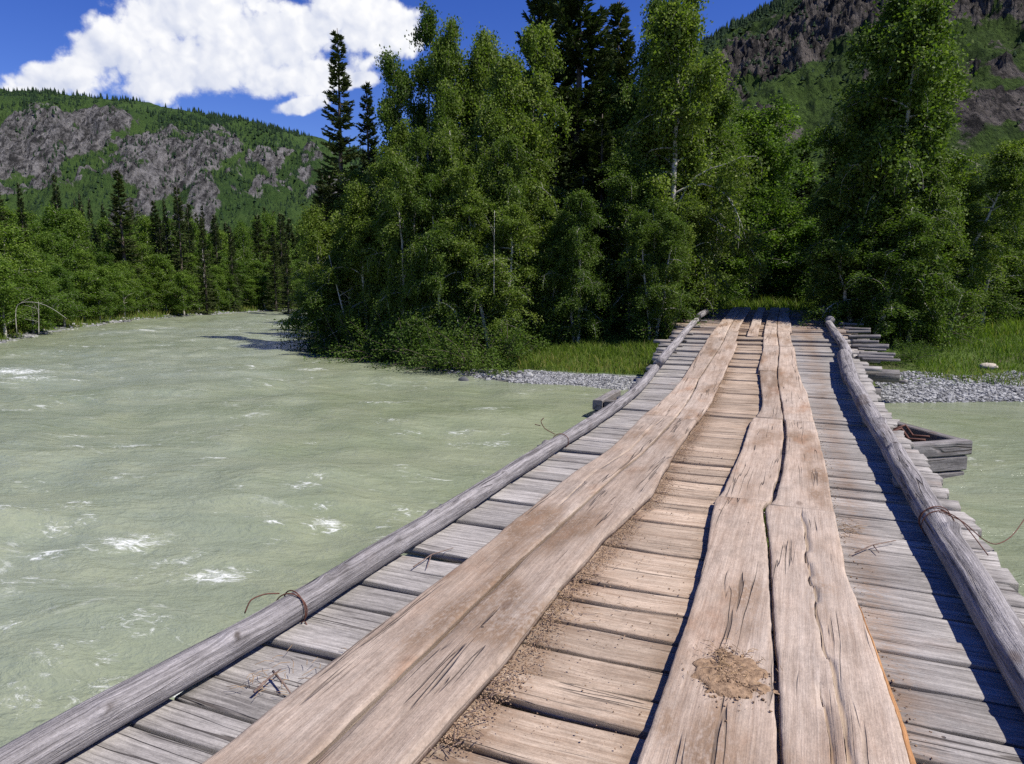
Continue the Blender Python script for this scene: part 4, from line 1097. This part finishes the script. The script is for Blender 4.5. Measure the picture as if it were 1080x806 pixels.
# deck planks
rg = np.random.default_rng(11)
s = -1.6; idx = 0; planks = []
while s < 21.0:
    wd = rg.choice([0.17, 0.2, 0.22, 0.24, 0.27, 0.31]) * rg.uniform(0.93, 1.07)
    if s > 12.6: wd *= 0.82
    planks.append((s, wd)); s += wd
vis = [i for i, (a, b) in enumerate(planks) if a > 1.05][:100]
rest = MB()
for i, (a, wd) in enumerate(planks):
    gap = rg.choice([0.006, 0.010, 0.016, 0.026, 0.036]) * rg.uniform(1.0, 1.6); gsl = rg.normal(0, 0.006)
    sk = rg.normal(0, 0.010); dzp = rg.normal(0, 0.006); tilt = rg.normal(0, 0.004)
    crib = a > 12.9
    tl = (-2.39 + rg.normal(0, 0.03)) if not crib else -2.40 - abs(rg.normal(0, 0.12))
    tr = (1.20 + rg.normal(0, 0.022)) if not crib else (1.28 + abs(rg.normal(0, 0.14)) if rg.random() > 0.3 else 1.2)
    if crib: dzp += rg.normal(0, 0.018); 
    sd = i * 1.37 + 0.5
    w1, w2 = a + gap / 2, a + wd - gap / 2
    lf = lambda U, w1=w1, sk=sk, sd=sd: w1 + sk * U + 0.020 * (fbm(U * 2.0 + sd, U * 0 + 1, 4, 5) - 0.5) + 0.012 * sstep(fbm(U * 1.1 + sd, U * 0 + 9, 2, 8), 0.62, 0.75)
    rt_ = lambda U, w2=w2, sk=sk, sd=sd, gsl=gsl: w2 + (sk + gsl) * U + 0.020 * (fbm(U * 2.0 + sd + 50, U * 0 + 2, 4, 6) - 0.5) - 0.012 * sstep(fbm(U * 1.1 + sd + 7, U * 0 + 5, 2, 8), 0.62, 0.75)
    worn = lambda U, dzp=dzp, tilt=tilt, sd=sd: dzp + tilt * U + 0.010 * (fbm(U * 0.8 + sd, U * 0, 2, 11) - 0.5) - 0.006 * np.exp(-((U + 0.78) / 0.3) ** 2)
    nu = 46 if a < 9 else 26
    m = board('t', tl, tr, lf, rt_, worn, 0.055, sd, nu, 7, rough=0.005, edge=0.007, zonefn=dustzone, endskew=(rg.normal(0, 0.02), rg.normal(0, 0.02)))
    if i in vis: m.build('deck_plank', M_DECK, bridge)
    elif True:
        for V in m.V: pass
        rest.add(np.concatenate(m.V), np.concatenate(m.Q), ng=m.NG, grain=m.A['grain'][0][1], zone=m.A['zone'][0][1], soil=m.A['soil'][0][1])
if rest.V:
    o = rest.build('deck_plank', M_DECK, bridge); o['kind'] = 'stuff'

# runner boards: (left edge, right edge) as measured control points of t over s
EDGE = dict(
    A=[(-2, -1.80), (1.5, -1.79), (2.6, -1.78), (3.6, -1.75), (5.5, -1.76), (6.6, -1.69), (8.6, -1.76), (11.4, -1.66), (15, -1.60), (17.6, -1.55), (21, -1.52)],
    B=[(-2, -1.46), (2.1, -1.45), (3.4, -1.45), (4.9, -1.40), (5.7, -1.39), (6.5, -1.34), (8.4, -1.34), (11.4, -1.39), (14.9, -1.25), (19.4, -1.25), (21, -1.24)],
    C=[(-2, -1.15), (1.8, -1.14), (2.1, -1.12), (2.6, -1.10), (3.3, -1.11), (4.2, -1.08), (5.2, -0.99), (6.8, -1.06), (8.4, -1.07), (10.9, -1.06), (14.3, -0.98), (18.6, -0.97), (21, -0.96)],
    D=[(-2, -0.44), (2.1, -0.43), (2.7, -0.43), (3.3, -0.43), (4.0, -0.45), (4.8, -0.51), (5.3, -0.53), (5.4, -0.50), (6.7, -0.48), (8.6, -0.47), (9.6, -0.40), (10.2, -0.41), (12.3, -0.50), (14.2, -0.47), (18, -0.48), (21, -0.48)],
    E=[(-2, 0.02), (2.3, 0.02), (2.8, -0.01), (3.4, -0.04), (4.3, -0.10), (5.2, -0.17), (5.4, -0.11), (6.4, -0.08), (7.9, -0.07), (8.9, -0.09), (11.1, -0.17), (12.2, -0.19), (14.5, -0.17), (18, -0.22), (21, -0.22)],
    F=[(-2, 0.44), (2.5, 0.43), (2.8, 0.43), (3.4, 0.39), (4.1, 0.33), (5.2, 0.31), (6.4, 0.30), (7.7, 0.28), (10.8, 0.23), (11.2, 0.20), (12.9, 0.13), (15.7, 0.10), (18, 0.06), (21, 0.04)])
def efn(key, off=0.0, sd=0.0, amp=0.009):
    pts = EDGE[key]
    return lambda U: sm_interp(U, pts, 0.12) + off + amp * (fbm(U * 2.4 + sd, U * 0 + 3, 4, 7) - 0.5) * 2 + 0.006 * (fbm(U * 17 + sd, U * 0 + 1, 4, 9) - 0.5)
RUN_TH = 0.055
def runner(a0, a1, L, R, seed, loff=0.0, roff=0.0, dz=0.0, cracks=(), amp=0.009, label=None, nv=9, wane=0.0):
    gl = 0.008
    zt = lambda U: RUN_TH + 0.006 + dz + 0.012 * (fbm(U * 0.6 + seed * 5, U * 0, 3, 21) - 0.5)
    nu = max(int((a1 - a0) / (0.025 if a0 < 6 else 0.05)), 14)
    mbd = board('s', a0 + 0.006, a1 - 0.006, efn(L, loff + gl, seed * 11, amp), efn(R, roff - gl, seed * 11 + 40, amp), zt, RUN_TH, 100 + seed * 3.3, nu, nv, rough=0.006, edge=0.009 + wane, cracks=cracks,
                zonefn=lambda t, s: 0.55 + 0.5 * (fbm(t * 3 + seed, s * 0.8, 4, 31) - 0.3), endskew=(rg.normal(0, 0.012), rg.normal(0, 0.012)))
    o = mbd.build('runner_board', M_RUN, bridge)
    if label: o['label'] = label
    return o
c1 = lambda f: f
runner(-1.2, 8.55, 'A', 'B', 1, cracks=[(lambda U: 0.62 + 0.10 * np.sin(U * 0.7 + 1) + 0.03 * np.sin(U * 3.1), 4.6, 8.4, 0.006, 0.03)], label='long dusty runner board along the left kerb side')
runner(-1.2, 8.42, 'B', 'C', 2, dz=0.004, wane=0.01)
runner(8.55, 11.45, 'A', 'B', 4); runner(11.45, 15.3, 'A', 'B', 5); runner(15.3, 18.2, 'A', 'B', 6); runner(18.2, 21.1, 'A', 'B', 7)
runner(8.42, 14.85, 'B', 'C', 8, roff=0.02); runner(14.85, 16.3, 'B', 'C', 9, roff=-0.02); runner(16.3, 18.6, 'B', 'C', 10, roff=-0.05); runner(18.6, 21.1, 'B', 'C', 11, roff=-0.04)
runner(-1.2, 5.32, 'D', 'E', 12, roff=-0.002, label='thick runner board with a clod of dried mud on it')
runner(5.32, 8.92, 'D', 'E', 13, roff=-0.008, dz=-0.008); runner(8.92, 12.25, 'D', 'E', 14, loff=0.02); runner(12.25, 14.5, 'D', 'E', 15); runner(14.5, 17.2, 'D', 'E', 16); runner(17.2, 21.1, 'D', 'E', 17)
runner(-1.2, 5.25, 'E', 'F', 18, loff=0.0, cracks=[(lambda U: 0.55 + 0.05 * np.sin(U * 1.5) - 0.035 * (U - 3) + 0.012 * np.sin(U * 7) + 0.012 * np.sin(U * 17 + 1), -1.2, 5.2, 0.009, 0.045), (lambda U: 0.40 + 0.02 * np.sin(U * 4) + 0.01 * np.sin(U * 13), -1.2, 2.9, 0.006, 0.03)], label='split runner board with a fresh orange edge')
runner(5.25, 8.85, 'E', 'F', 19, loff=0.008); runner(8.85, 14.45, 'E', 'F', 20); runner(14.45, 16.4, 'E', 'F', 21, roff=-0.02); runner(16.4, 18.6, 'E', 'F', 22, roff=0.03); runner(18.6, 21.1, 'E', 'F', 23)
runner(15.6, 18.4, 'C', 'D', 24, loff=0.16, roff=-0.10); runner(18.4, 21.1, 'C', 'D', 25, loff=0.14, roff=-0.12)

# fresh split edge at the right near board
U = np.linspace(-0.6, 3.7, 120); tt = efn('F', -0.008, 18 * 11 + 40)(U)
mb = MB()
wv = 0.010 + 0.062 * sstep(3.6 - U, 0, 1.6) * fbm(U * 5, U * 0, 4, 3)
ring = []
for (dt, dz) in ((-0.006, 0.058), (0.3, 0.047), (0.8, 0.030), (1.0, 0.010), (0.0, 0.004)):
    ring.append(to_world(tt + (wv * dt if dt > 0 else dt) + 0.003, U, np.full_like(U, dz) + 0.006 * (fbm(U * 14 + dz * 100, U * 0, 3, 9) - 0.5)))
R5 = np.stack(ring, 1); i, j = np.meshgrid(np.arange(119), np.arange(5), indexing='ij')
Q = np.stack([i * 5 + j, i * 5 + (j + 1) % 5, (i + 1) * 5 + (j + 1) % 5, (i + 1) * 5 + j], -1).reshape(-1, 4)
mb.add(R5.reshape(-1, 3), Q, ng=[np.arange(5)[::-1], np.arange(119 * 5, 120 * 5)], grain=np.stack([np.repeat(U[:, None], 5, 1), np.repeat(np.arange(5)[None] * 0.02, 120, 0), np.full((120, 5), 3.3)], -1).reshape(-1, 3))
o = mb.build('split_edge', M_ORANGE, bridge); o['label'] = 'fresh orange torn edge along the right runner board'

# kerb logs
def kerb(pts, r0, r1, seed, label=None, knots=(), sides=40, lift=0.0):
    """pts: (t, s, axis height above deck)"""
    p = np.array(pts, float); ss = np.linspace(p[0, 1], p[-1, 1], max(int((p[-1, 1] - p[0, 1]) / 0.028), 20))
    t = np.interp(ss, p[:, 1], p[:, 0]); z = np.interp(ss, p[:, 1], p[:, 2])
    for a in (t, z):
        for _ in range(40): a[1:-1] = 0.25 * a[:-2] + 0.5 * a[1:-1] + 0.25 * a[2:]
    t = t + 0.014 * (fbm(ss * 1.7 + seed, ss * 0 + 4, 3, 8) - 0.5) + 0.03 * (fbm(ss * 0.5 + seed, ss * 0, 3, 3) - 0.5)
    P = to_world(t, ss, z + lift)
    rad = np.linspace(r0, r1, len(ss))
    def wob(L, ang):
        LL, AA = np.meshgrid(L, ang, indexing='ij')
        f = 1 + 0.18 * (fbm(LL * 2.2 + seed, np.cos(AA) * 1.5 + np.sin(AA) * 0.7 + seed, 4, 5) - 0.5)
        f += 0.09 * (fbm(LL * 1.6 + seed, AA * 5 + seed, 3, 6) - 0.5)
        for (kl, ka, kr, kh) in knots:
            da = np.abs((AA - ka + np.pi) % (2 * np.pi) - np.pi)
            dd = np.sqrt(((LL - kl) / kr) ** 2 + (da * 0.1 / kr) ** 2)
            f += 2.2 * kh * np.exp(-dd ** 2 * 1.5) - kh * 0.9 * np.exp(-dd ** 2 * 12)
        # one long drying check
        ck = np.abs((AA - 1.9 - 0.25 * np.sin(LL * 0.6 + seed) - 0.15 * (fbm(LL * 2, LL * 0, 3, 2) - 0.5) + np.pi) % (2 * np.pi) - np.pi)
        f -= 0.10 * np.clip(1 - ck / 0.13, 0, 1) * sstep(fbm(LL * 0.8 + seed, LL * 0, 2, 4), 0.40, 0.55)
        return f
    mb = MB(); tube(mb, P, rad, sides, seed=seed * 3.1, wob=wob)
    Ls = np.concatenate([[0], np.cumsum(np.linalg.norm(np.diff(P, axis=0), axis=1))]); an = np.linspace(0, 2 * np.pi, sides, endpoint=False)
    LL, AA = np.meshgrid(Ls, an, indexing='ij'); kn = np.zeros_like(LL)
    for (kl, ka, kr, kh) in knots:
        da = np.abs((AA - ka + np.pi) % (2 * np.pi) - np.pi) * 0.1
        dd = np.sqrt((LL - kl) ** 2 + da ** 2) / kr
        kn = np.maximum(kn, np.exp(-dd ** 2 * 14) + 0.30 * np.exp(-((dd - 0.75) / 0.12) ** 2))
    mb.A['knot'] = [(0, kn.ravel())]
    o = mb.build('kerb_log', M_LOG, bridge)
    if label: o['label'] = label
    return o, P, rad
KL = [(2.35, 1.9, .05, .26), (2.75, 0.7, .045, .24), (3.32, 0.75, .06, .30), (3.95, 1.25, .04, .2), (4.6, 1.0, .04, .2), (4.1, 1.2, .04, .2), (5.1, 1.6, .05, .18), (6.2, 1.1, .05, .2), (7.4, 2.1, .05, .2), (9.0, 1.4, .05, .2)]
kl1, PL, RL = kerb([(-2.36, -1.2, .075), (-2.33, 1.4, .075), (-2.245, 2.4, .075), (-2.215, 4, .075), (-2.205, 7, .08), (-2.19, 9, .085), (-2.17, 12.35, .10)], 0.074, 0.068, 1.0, 'long silver kerb log on the left edge, wired to the deck', KL)
kl2, PL2, _ = kerb([(-2.10, 11.9, .22), (-2.12, 13, .17), (-2.12, 15, .12), (-2.10, 17.9, .11)], 0.078, 0.066, 2.0, 'second left kerb log starting above the long one', [(1.0, 1.5, .04, .2), (3, 1.7, .04, .2)])
kl3, _, _ = kerb([(-2.05, 17.6, .22), (-2.02, 19, .17), (-1.98, 21.2, .13)], 0.075, 0.075, 3.0, 'last left kerb log at the far bridge end')
KR = [(1.0, 2.0, .05, .2), (2.2, 1.4, .04, .2), (4.2, 1.8, .05, .2), (6.0, 1.2, .05, .25), (8.2, 1.7, .06, .25), (9.5, 1.2, .05, .2)]
kr1, PR, RR = kerb([(0.99, -1.2, .085), (0.965, 2.4, .085), (0.94, 3.5, .09), (0.915, 5, .105), (0.88, 7, .13), (0.865, 9, .16), (0.85, 11.0, .18), (0.86, 11.6, .18)], 0.080, 0.100, 4.0, 'long grey kerb log on the right side lifted on blocks', KR)
kr2, PR2, _ = kerb([(0.86, 11.5, .16), (0.90, 13.4, .14)], 0.120, 0.112, 5.0, 'short thick kerb log in the right row', [(0.4, 1.6, .05, .2)])
kr3, _, _ = kerb([(0.96, 13.3, .15), (0.97, 15, .13), (0.90, 17.6, .11)], 0.088, 0.075, 6.0, 'thin bent kerb log in the right row')
kr4, _, _ = kerb([(0.93, 17.5, .17), (0.88, 21.2, .14)], 0.10, 0.10, 7.0, 'last right kerb log at the far bridge end')

# spacer blocks under the right log
for sb in (6.4, 9.2, 11.2):
    mb = MB(); boxm(mb, (-0.07, -0.10, 0.0), (0.07, 0.10, 0.09 if sb > 7 else 0.05), sb, 0)
    o = mb.build('spacer_block', M_DECK, bridge); q = to_world(np.array(0.87), np.array(sb), np.array(0.012)); o.location = tuple(q)

# wire ties
def wire(parent, paths, r=0.0045, label=None):
    mb = MB()
    for P in paths:
        P = np.array(P, float); u = np.linspace(0, 1, max(len(P) * 4, 12)); L = np.linspace(0, 1, len(P))
        Pp = np.stack([np.interp(u, L, P[:, i]) for i in range(3)], -1)
        for _ in range(3): Pp[1:-1] = 0.25 * Pp[:-2] + 0.5 * Pp[1:-1] + 0.25 * Pp[2:]
        tube(mb, Pp, r, 6)
    o = mb.build('wire_tie', M_WIRE, parent)
    if label: o['label'] = label
    return o
def loop_around(c, r, n=18, tilt=0.0, a0=0.0, a1=2 * math.pi, axis=(0, 1, 0)):
    out = []
    for a in np.linspace(a0, a1, n):
        out.append((c[0] + r * math.cos(a), c[1] + tilt * math.cos(a), c[2] + r * math.sin(a)))
    return out
def logpt(P, R, s):
    i = int(np.argmin(np.abs(P[:, 1] - s))); return P[i], R[i]
c, r = logpt(PL, RL, 2.52)
wire(kl1, [loop_around(c, r + 0.010, 20, 0.02, -0.9, 3.4), loop_around(c + np.array([0, 0.025, 0]), r + 0.012, 20, -0.02, -0.7, 3.2),
           [c + np.array([r * 0.9, 0.02, -0.06]), c + np.array([r + 0.05, 0.0, -0.10]), c + np.array([0.30, -0.10, -0.105])],
           [c + np.array([-0.05, -0.02, r + .01]), c + np.array([-0.08, -0.08, r + 0.03]), c + np.array([-0.12, -0.14, r + 0.02]), c + np.array([-0.13, -0.17, r - 0.04])]], 0.0034, 'rusty wire loop around the near left log')
c, r = logpt(PL, RL, 6.55)
wire(kl1, [loop_around(c, r + 0.010, 18, 0.03, -0.9, 3.6), [c + np.array([-0.06, 0, r]), c + np.array([-0.16, -0.05, r + 0.06]), c + np.array([-0.20, -0.06, r + 0.14]), c + np.array([-0.17, -0.04, r + 0.17])], [c + np.array([-0.20, -0.06, r + 0.09]), c + np.array([-0.26, -0.06, r + 0.10])]], 0.0045)
c, r = logpt(PR, RR, 5.05)
wire(kr1, [loop_around(c, r + 0.008, 18, 0.03, -1.0, 4.0), loop_around(c + np.array([0, 0.05, 0]), r + 0.010, 18, -0.03, -1.0, 4.0), loop_around(c + np.array([0, 0.10, 0]), r + 0.009, 18, 0.05, -1.0, 3.6),
           [c + np.array([0.0, 0, r]), c + np.array([0.12, -0.05, r - 0.02]), c + np.array([0.22, -0.12, -0.02]), c + np.array([0.30, -0.10, -0.06]), c + np.array([0.42, 0.05, -0.04]), c + np.array([0.56, 0.30, 0.06])],
           [c + np.array([0.02, 0.05, r]), c + np.array([0.10, -0.08, r]), c + np.array([0.22, -0.30, -0.06])]], 0.0034, 'tangled wire with a stray end on the right log')
# girder logs under the deck
for tt_ in (-1.95, -1.2, -0.4, 0.4, 0.95):
    ss = np.linspace(-1.5, 13.2, 50); mb = MB(); tube(mb, to_world(np.full(50, tt_), ss, np.full(50, -0.19)), 0.11, 12, seed=tt_ * 5)
    mb.build('girder_log', M_CRIB, bridge)

# log crib at the far bank
crib = empty('log_crib', (0, 13.0, 0)); tag(crib, 'stacked log crib carrying the far end of the bridge', 'log crib')
def crib_log(p0, p1, r, seed, label=None):
    mb = MB(); n_ = 20; u = np.linspace(0, 1, n_)[:, None]; P = np.array(p0) * (1 - u) + np.array(p1) * u
    P = P - np.array([0, 13.0, 0])
    wob = lambda L, ang: (1 + (0.7 if r < 0.07 else 0.2) * (fbm(L[:, None] * 2.2 + seed, np.cos(ang)[None] * 1.6 + np.sin(ang)[None] + 5 + 0 * L[:, None], 3, 4) - 0.5)) * (1 - (0.35 if r < 0.07 else 0.0) * np.abs(np.sin(ang))[None])
    tube(mb, P, r, 16, seed=seed, wob=wob); o = mb.build('crib_log', M_CRIB, crib)
    if label: o['label'] = label
crib_log((-2.5, 13.15, 0.09), (1.62, 13.3, 0.12), 0.115, 1.1, 'thick silver log end sticking out right')
crib_log((-2.4, 13.05, -0.22), (1.35, 13.25, -0.17), 0.10, 2.2)
crib_log((-2.5, 14.9, 0.24), (1.5, 15.1, 0.26), 0.10, 3.3); crib_log((-2.5, 16.9, 0.38), (1.45, 17.1, 0.40), 0.10, 4.4)
for j, tt_ in enumerate((-2.0, -1.2, -0.3, 0.5, 1.05)):
    crib_log((tt_, 12.7, -0.05), (tt_ - 0.25, 20.8, 0.58), 0.105, 5 + j)
for j, tt_ in enumerate((-2.0, -0.5, 1.0)):
    crib_log((tt_, 12.8, -0.42), (tt_, 16.5, -0.30), 0.11, 15 + j)
# loose half-round slabs on the right of the crib deck
for j, (y0, x0, x1, z0, r) in enumerate([(13.55, 1.3, 2.35, .37, .035), (13.8, 1.25, 2.15, .40, .05), (14.1, 1.3, 2.3, .42, .055), (14.5, 1.3, 2.05, .47, .04), (14.8, 1.2, 2.2, .50, .06), (15.3, 1.25, 1.9, .55, .05), (15.9, 1.2, 2.1, .60, .06), (16.6, 1.2, 1.8, .66, .05), (17.2, 1.2, 1.9, .70, .06), (18.0, 1.1, 1.7, .76, .06), (18.8, 1.1, 1.6, .82, .05), (13.3, 1.9, 2.55, .02, .045)]):
    crib_log((x0 - 0.25, y0, z0), (1.15 + (x1 - 1.15) * 0.42, y0 + rg.uniform(-.08, .12), z0 + rg.uniform(-.02, .02)), r, 30 + j)
for j, (y0, x0, x1, z0, r) in enumerate([(13.6, -3.0, -2.2, .36, .04), (14.2, -3.1, -2.2, .43, .05), (14.9, -2.95, -2.2, .50, .05), (15.8, -3.05, -2.2, .58, .05), (16.9, -2.9, -2.2, .68, .05), (18.1, -2.9, -2.2, .77, .05)]):
    crib_log((x0 + 0.42, y0, z0), (x1, y0 + rg.uniform(-.08, .12), z0), r * 0.8, 50 + j)

# timber pier with its pointed nose
pier = empty('timber_pier', (0, 9.2, WATER)); tag(pier, 'timber pier box under the bridge with a pointed nose on the right', 'pier')
def beam(p0, p1, hgt, wid, seed, name='pier_beam', label=None):
    p0 = np.array(p0, float) - np.array(pier.location); p1 = np.array(p1, float) - np.array(pier.location)
    d_ = p1 - p0; L = np.linalg.norm(d_[:2]); tdir = d_ / np.linalg.norm(d_); sdv = np.cross(tdir, [0, 0, 1]); sdv /= np.linalg.norm(sdv)
    mb = MB(); n_ = 14; u = np.linspace(0, 1, n_)
    prof = [(-.5, -.42), (-.42, -.5), (.42, -.5), (.5, -.42), (.5, .40), (.40, .5), (-.40, .5), (-.5, .42)]
    V = []; G = []
    for uu in u:
        c_ = p0 + d_ * uu
        for q, (a, b) in enumerate(prof):
            f = 1 + 0.10 * (float(fbm(uu * 5 + seed, q * 3.1, 3, 4)) - 0.5)
            V.append(c_ + sdv * a * wid * f + np.array([0, 0, b * hgt * f])); G.append((uu * L, q * 0.06, seed))
    m_ = len(prof); i, j = np.meshgrid(np.arange(n_ - 1), np.arange(m_), indexing='ij')
    Q = np.stack([i * m_ + j, (i + 1) * m_ + j, (i + 1) * m_ + (j + 1) % m_, i * m_ + (j + 1) % m_], -1).reshape(-1, 4)
    mb.add(np.array(V), Q, ng=[np.arange(m_), np.arange((n_ - 1) * m_, n_ * m_)[::-1]], grain=np.array(G))
    o = mb.build(name, M_CRIB, pier, smooth=False)
    if label: o['label'] = label
NOSE = (1.75, 8.78)
for lvl, zc in enumerate((-0.115, -0.285, -0.46)):
    ex = (0.04, 0.0, -0.02)[lvl]
    beam((-1.80, 8.20, zc), (0.95, 8.20, zc), 0.155, 0.13, 1 + lvl)
    beam((0.80, 8.05, zc), (NOSE[0] + ex, NOSE[1] + ex * 0.6, zc), 0.16, 0.13, 5 + lvl)
    beam((NOSE[0] - 0.05, NOSE[1] + 0.02, zc + 0.004), (1.0, 9.95, zc + 0.004), 0.15, 0.12, 9 + lvl)
    beam((-2.62, 9.85, zc), (1.05, 9.85, zc), 0.155, 0.13, 13 + lvl)
    beam((-2.72, 10.9, zc + 0.006), (-2.72, 9.76, zc + 0.006), 0.15, 0.15, 17 + lvl)
mb = MB(); q = [np.array((1.05, 9.0, -0.06)), np.array((1.18, 9.1, -0.02)), np.array((1.25, 9.0, -0.12)), np.array((1.4, 8.9, -0.10))]
tube(mb, np.array(q) - np.array(pier.location), 0.018, 6); tube(mb, np.array(q) + np.array([0.05, 0.08, 0.03]) - np.array(pier.location), 0.014, 6)
mb.build('rusty_cable', M_WIRE, pier)

# ------------------------------------------------------------------ dirt, straw, twigs on the deck
def deck_h(t, s): return zdeck(s)
def clods(name, label, t, s, z, smin, smax, rng, mat, cat='dirt', kind='stuff', flat=0.7):
    n = len(t); X = t + sway(s); zz = zdeck(s) + z
    o = stones(name, label, X, s, smin, smax, rng, mat, 0.3, cat, zs=zz, flat=flat)
    if kind is None and 'kind' in o: del o['kind']
    return o
rng = np.random.default_rng(77)
n = 22000; ss = 1.3 + 11 * rng.random(n) ** 1.4; wv = 0.03 + 0.05 * fbm(ss * 2.2, ss * 0, 3, 4)
kp = fbm(ss * 1.6, ss * 0 + 3, 3, 6) > 0.36; ss = ss[kp]; wv = wv[kp]
tt_ = efn('C')(ss) + 0.004 + np.abs(rng.normal(0, 1, len(ss))) * wv
clods('loose_dirt', 'crumbs of brown dirt and bark along the inner edge of the left runner', tt_, ss, 0.006 + 0.02 * np.exp(-np.abs(tt_ - efn('C')(ss)) / 0.03), 0.0006, 0.0042, rng, M_DIRT, flat=0.45)
n = 1100; clods('loose_grit', 'thin scatter of grit on the planks between the runners', rng.uniform(-1.1, -0.45, n), 1.3 + 6 * rng.random(n), np.full(n, 0.004), 0.001, 0.0045, rng, M_DIRT)
n = 500; sc_ = 1.5 + 8 * rng.random(n); clods('edge_dirt', 'crumbs of dirt along the outer edge of the right runner', efn('F')(sc_) + 0.01 + np.abs(rng.normal(0, 0.04, n)), sc_, np.full(n, 0.004), 0.001, 0.005, rng, M_DIRT)
# dried mud heap
p = onz(770, 712, 0.06)
g_ = np.linspace(-0.2, 0.2, 60); HX, HY = np.meshgrid(g_, g_ * 1.25, indexing='ij')
rr_ = np.sqrt((HX / 0.15) ** 2 + (HY / 0.18) ** 2) + 1.5 * (fbm(HX * 16 + 3, HY * 16, 4, 71) - 0.5)
hh_ = 0.011 * sstep(1.0 - rr_, -0.05, 0.75) * (0.1 + 1.8 * fbm(HX * 55, HY * 55, 4, 72) ** 1.5) - 0.012 * sstep(rr_, 0.75, 1.0) - 0.002
mb = MB(); GF = gridfaces(60, 60); GF = GF[(rr_.ravel()[GF] < 1.02).all(1)]
mb.add(np.stack([p[0] + HX, p[1] + HY, 0.066 + hh_], -1), GF, rnd=fbm(HX * 60, HY * 60, 3, 73).ravel())
n = 2600; a = rng.random(n) * 6.283; r = np.abs(rng.normal(0, 1, n)); hx = np.cos(a) * r * 0.07; hy = np.sin(a) * r * 0.10
s_ = 0.0008 + 0.0058 * rng.random(n) ** 2.5
sc_ = np.stack([s_ * (0.8 + 0.6 * rng.random(n)), s_ * (0.8 + 0.6 * rng.random(n)), s_ * 0.5], -1)
V_ = SV[None] * sc_[:, None] * (1 + 0.2 * rng.normal(size=(n, len(SV), 1))) + np.stack([p[0] + hx, p[1] + hy, 0.062 + 0.012 * np.exp(-r ** 2) + s_ * 0.2], -1)[:, None]
mb.add(V_.reshape(-1, 3), T=(ST[None] + (np.arange(n) * len(SV))[:, None, None]).reshape(-1, 3), rnd=np.repeat(rng.random(n), len(SV)))
tag(mb.build('dried_mud', M_DIRT), 'dried brown mud crumbled on the right runner board', 'dried mud', kind='stuff')
def straws(name, label, cx, cy, z, n, spread, rng, lmin=0.03, lmax=0.12, kind='stuff'):
    mb = MB()
    for i in range(n):
        x = cx + rng.normal(0, spread); y = cy + rng.normal(0, spread * 1.3); a = rng.random() * 6.283; L = rng.uniform(lmin, lmax)
        zz = z + rng.random() * 0.012
        P = np.array([(x, y, zz), (x + math.cos(a) * L * .5, y + math.sin(a) * L * .5, zz + 0.006), (x + math.cos(a + .2) * L, y + math.sin(a + .2) * L, zz)])
        tube(mb, P, 0.0013, 4); 
    me = mb.build(name, M_STRAW); tag(me, label, 'straw', kind=kind); return me
straws('dry_straw', 'dry straw and chaff lying on the near left deck planks', *onz(292, 722, 0.0)[:2], 0.012, 36, 0.09, rng, 0.03, 0.08)
straws('straw_bits', 'straw bits in the dried mud on the right runner', *onz(768, 700, 0.06)[:2], 0.068, 60, 0.07, rng, 0.02, 0.06)
straws('straw_tuft', 'small straw tuft beside the right runner board', *onz(893, 560, 0.0)[:2], 0.012, 46, 0.05, rng, 0.02, 0.07)
straws('runner_straw', 'straw crumbs along the left runner edge', *onz(590, 640, 0.0)[:2], 0.02, 80, 0.10, rng, 0.02, 0.07)
mb = MB()
for i in range(260):
    s_ = 1.5 + 6.5 * rng.random() ** 1.3; t_ = float(efn('C')(np.array([s_]))[0]) + 0.01 + abs(rng.normal(0, 0.045)); c_ = to_world(np.array(t_), np.array(s_), np.array(0.012 + 0.015 * rng.random()))
    a = rng.random() * 6.283; L = rng.uniform(0.015, 0.07); e_ = np.array([math.cos(a), math.sin(a), rng.normal(0, 0.08)])
    tube(mb, np.array([c_, c_ + e_ * L * 0.5 + [0, 0, 0.003], c_ + e_ * L]), rng.uniform(0.0008, 0.0022), 4)
tag(mb.build('bark_shreds', M_TWIG), 'shreds of bark and straw in the dirt beside the left runner boards', 'bark', kind='stuff')
def twig(label, pts, r):
    mb = MB()
    for P in pts: 
        P = np.array([onz(a, b, z) for a, b, z in P]); tube(mb, P, np.linspace(r, r * 0.5, len(P)), 6)
    tag(mb.build('twig', M_TWIG), label, 'twig')
twig('dry twig lying across the near left deck planks', [[(268, 730, .02), (284, 715, .03), (296, 706, .02)], [(288, 708, .02), (300, 722, .02), (309, 735, .015)]], 0.006)
twig('forked twig lying on the right deck planks', [[(902, 583, .015), (920, 575, .02), (945, 570, .015)], [(921, 575, .018), (927, 583, .012)]], 0.005)
twig('thin twig lying on the left deck planks near the kerb log', [[(436, 598, .015), (455, 585, .02), (478, 578, .015)], [(455, 585, .018), (450, 600, .012)]], 0.004)
# green tufts in the gap between the right runner boards
mb = MB(); rg2 = np.random.default_rng(4)
for i in range(110):
    s_ = rg2.uniform(4.3, 5.25); t_ = float(efn('E')(np.array([s_]))[0]) + rg2.normal(0.0, 0.008); c_ = to_world(np.array(t_), np.array(s_), np.array(0.02))
    h_ = rg2.uniform(0.02, 0.06); o_ = np.array([rg2.normal(0, .015), rg2.normal(0, .015), h_]); wv_ = np.array([rg2.normal(0, .004), rg2.normal(0, .004), 0])
    mb.add([c_ - wv_, c_ + wv_, c_ + o_], T=[[0, 1, 2]], rnd=np.full(3, rg2.random()))
tag(mb.build('green_tufts', M_SHRUB, smooth=False), 'tiny green moss and grass in the gap between the right runner boards', 'grass', kind='stuff')
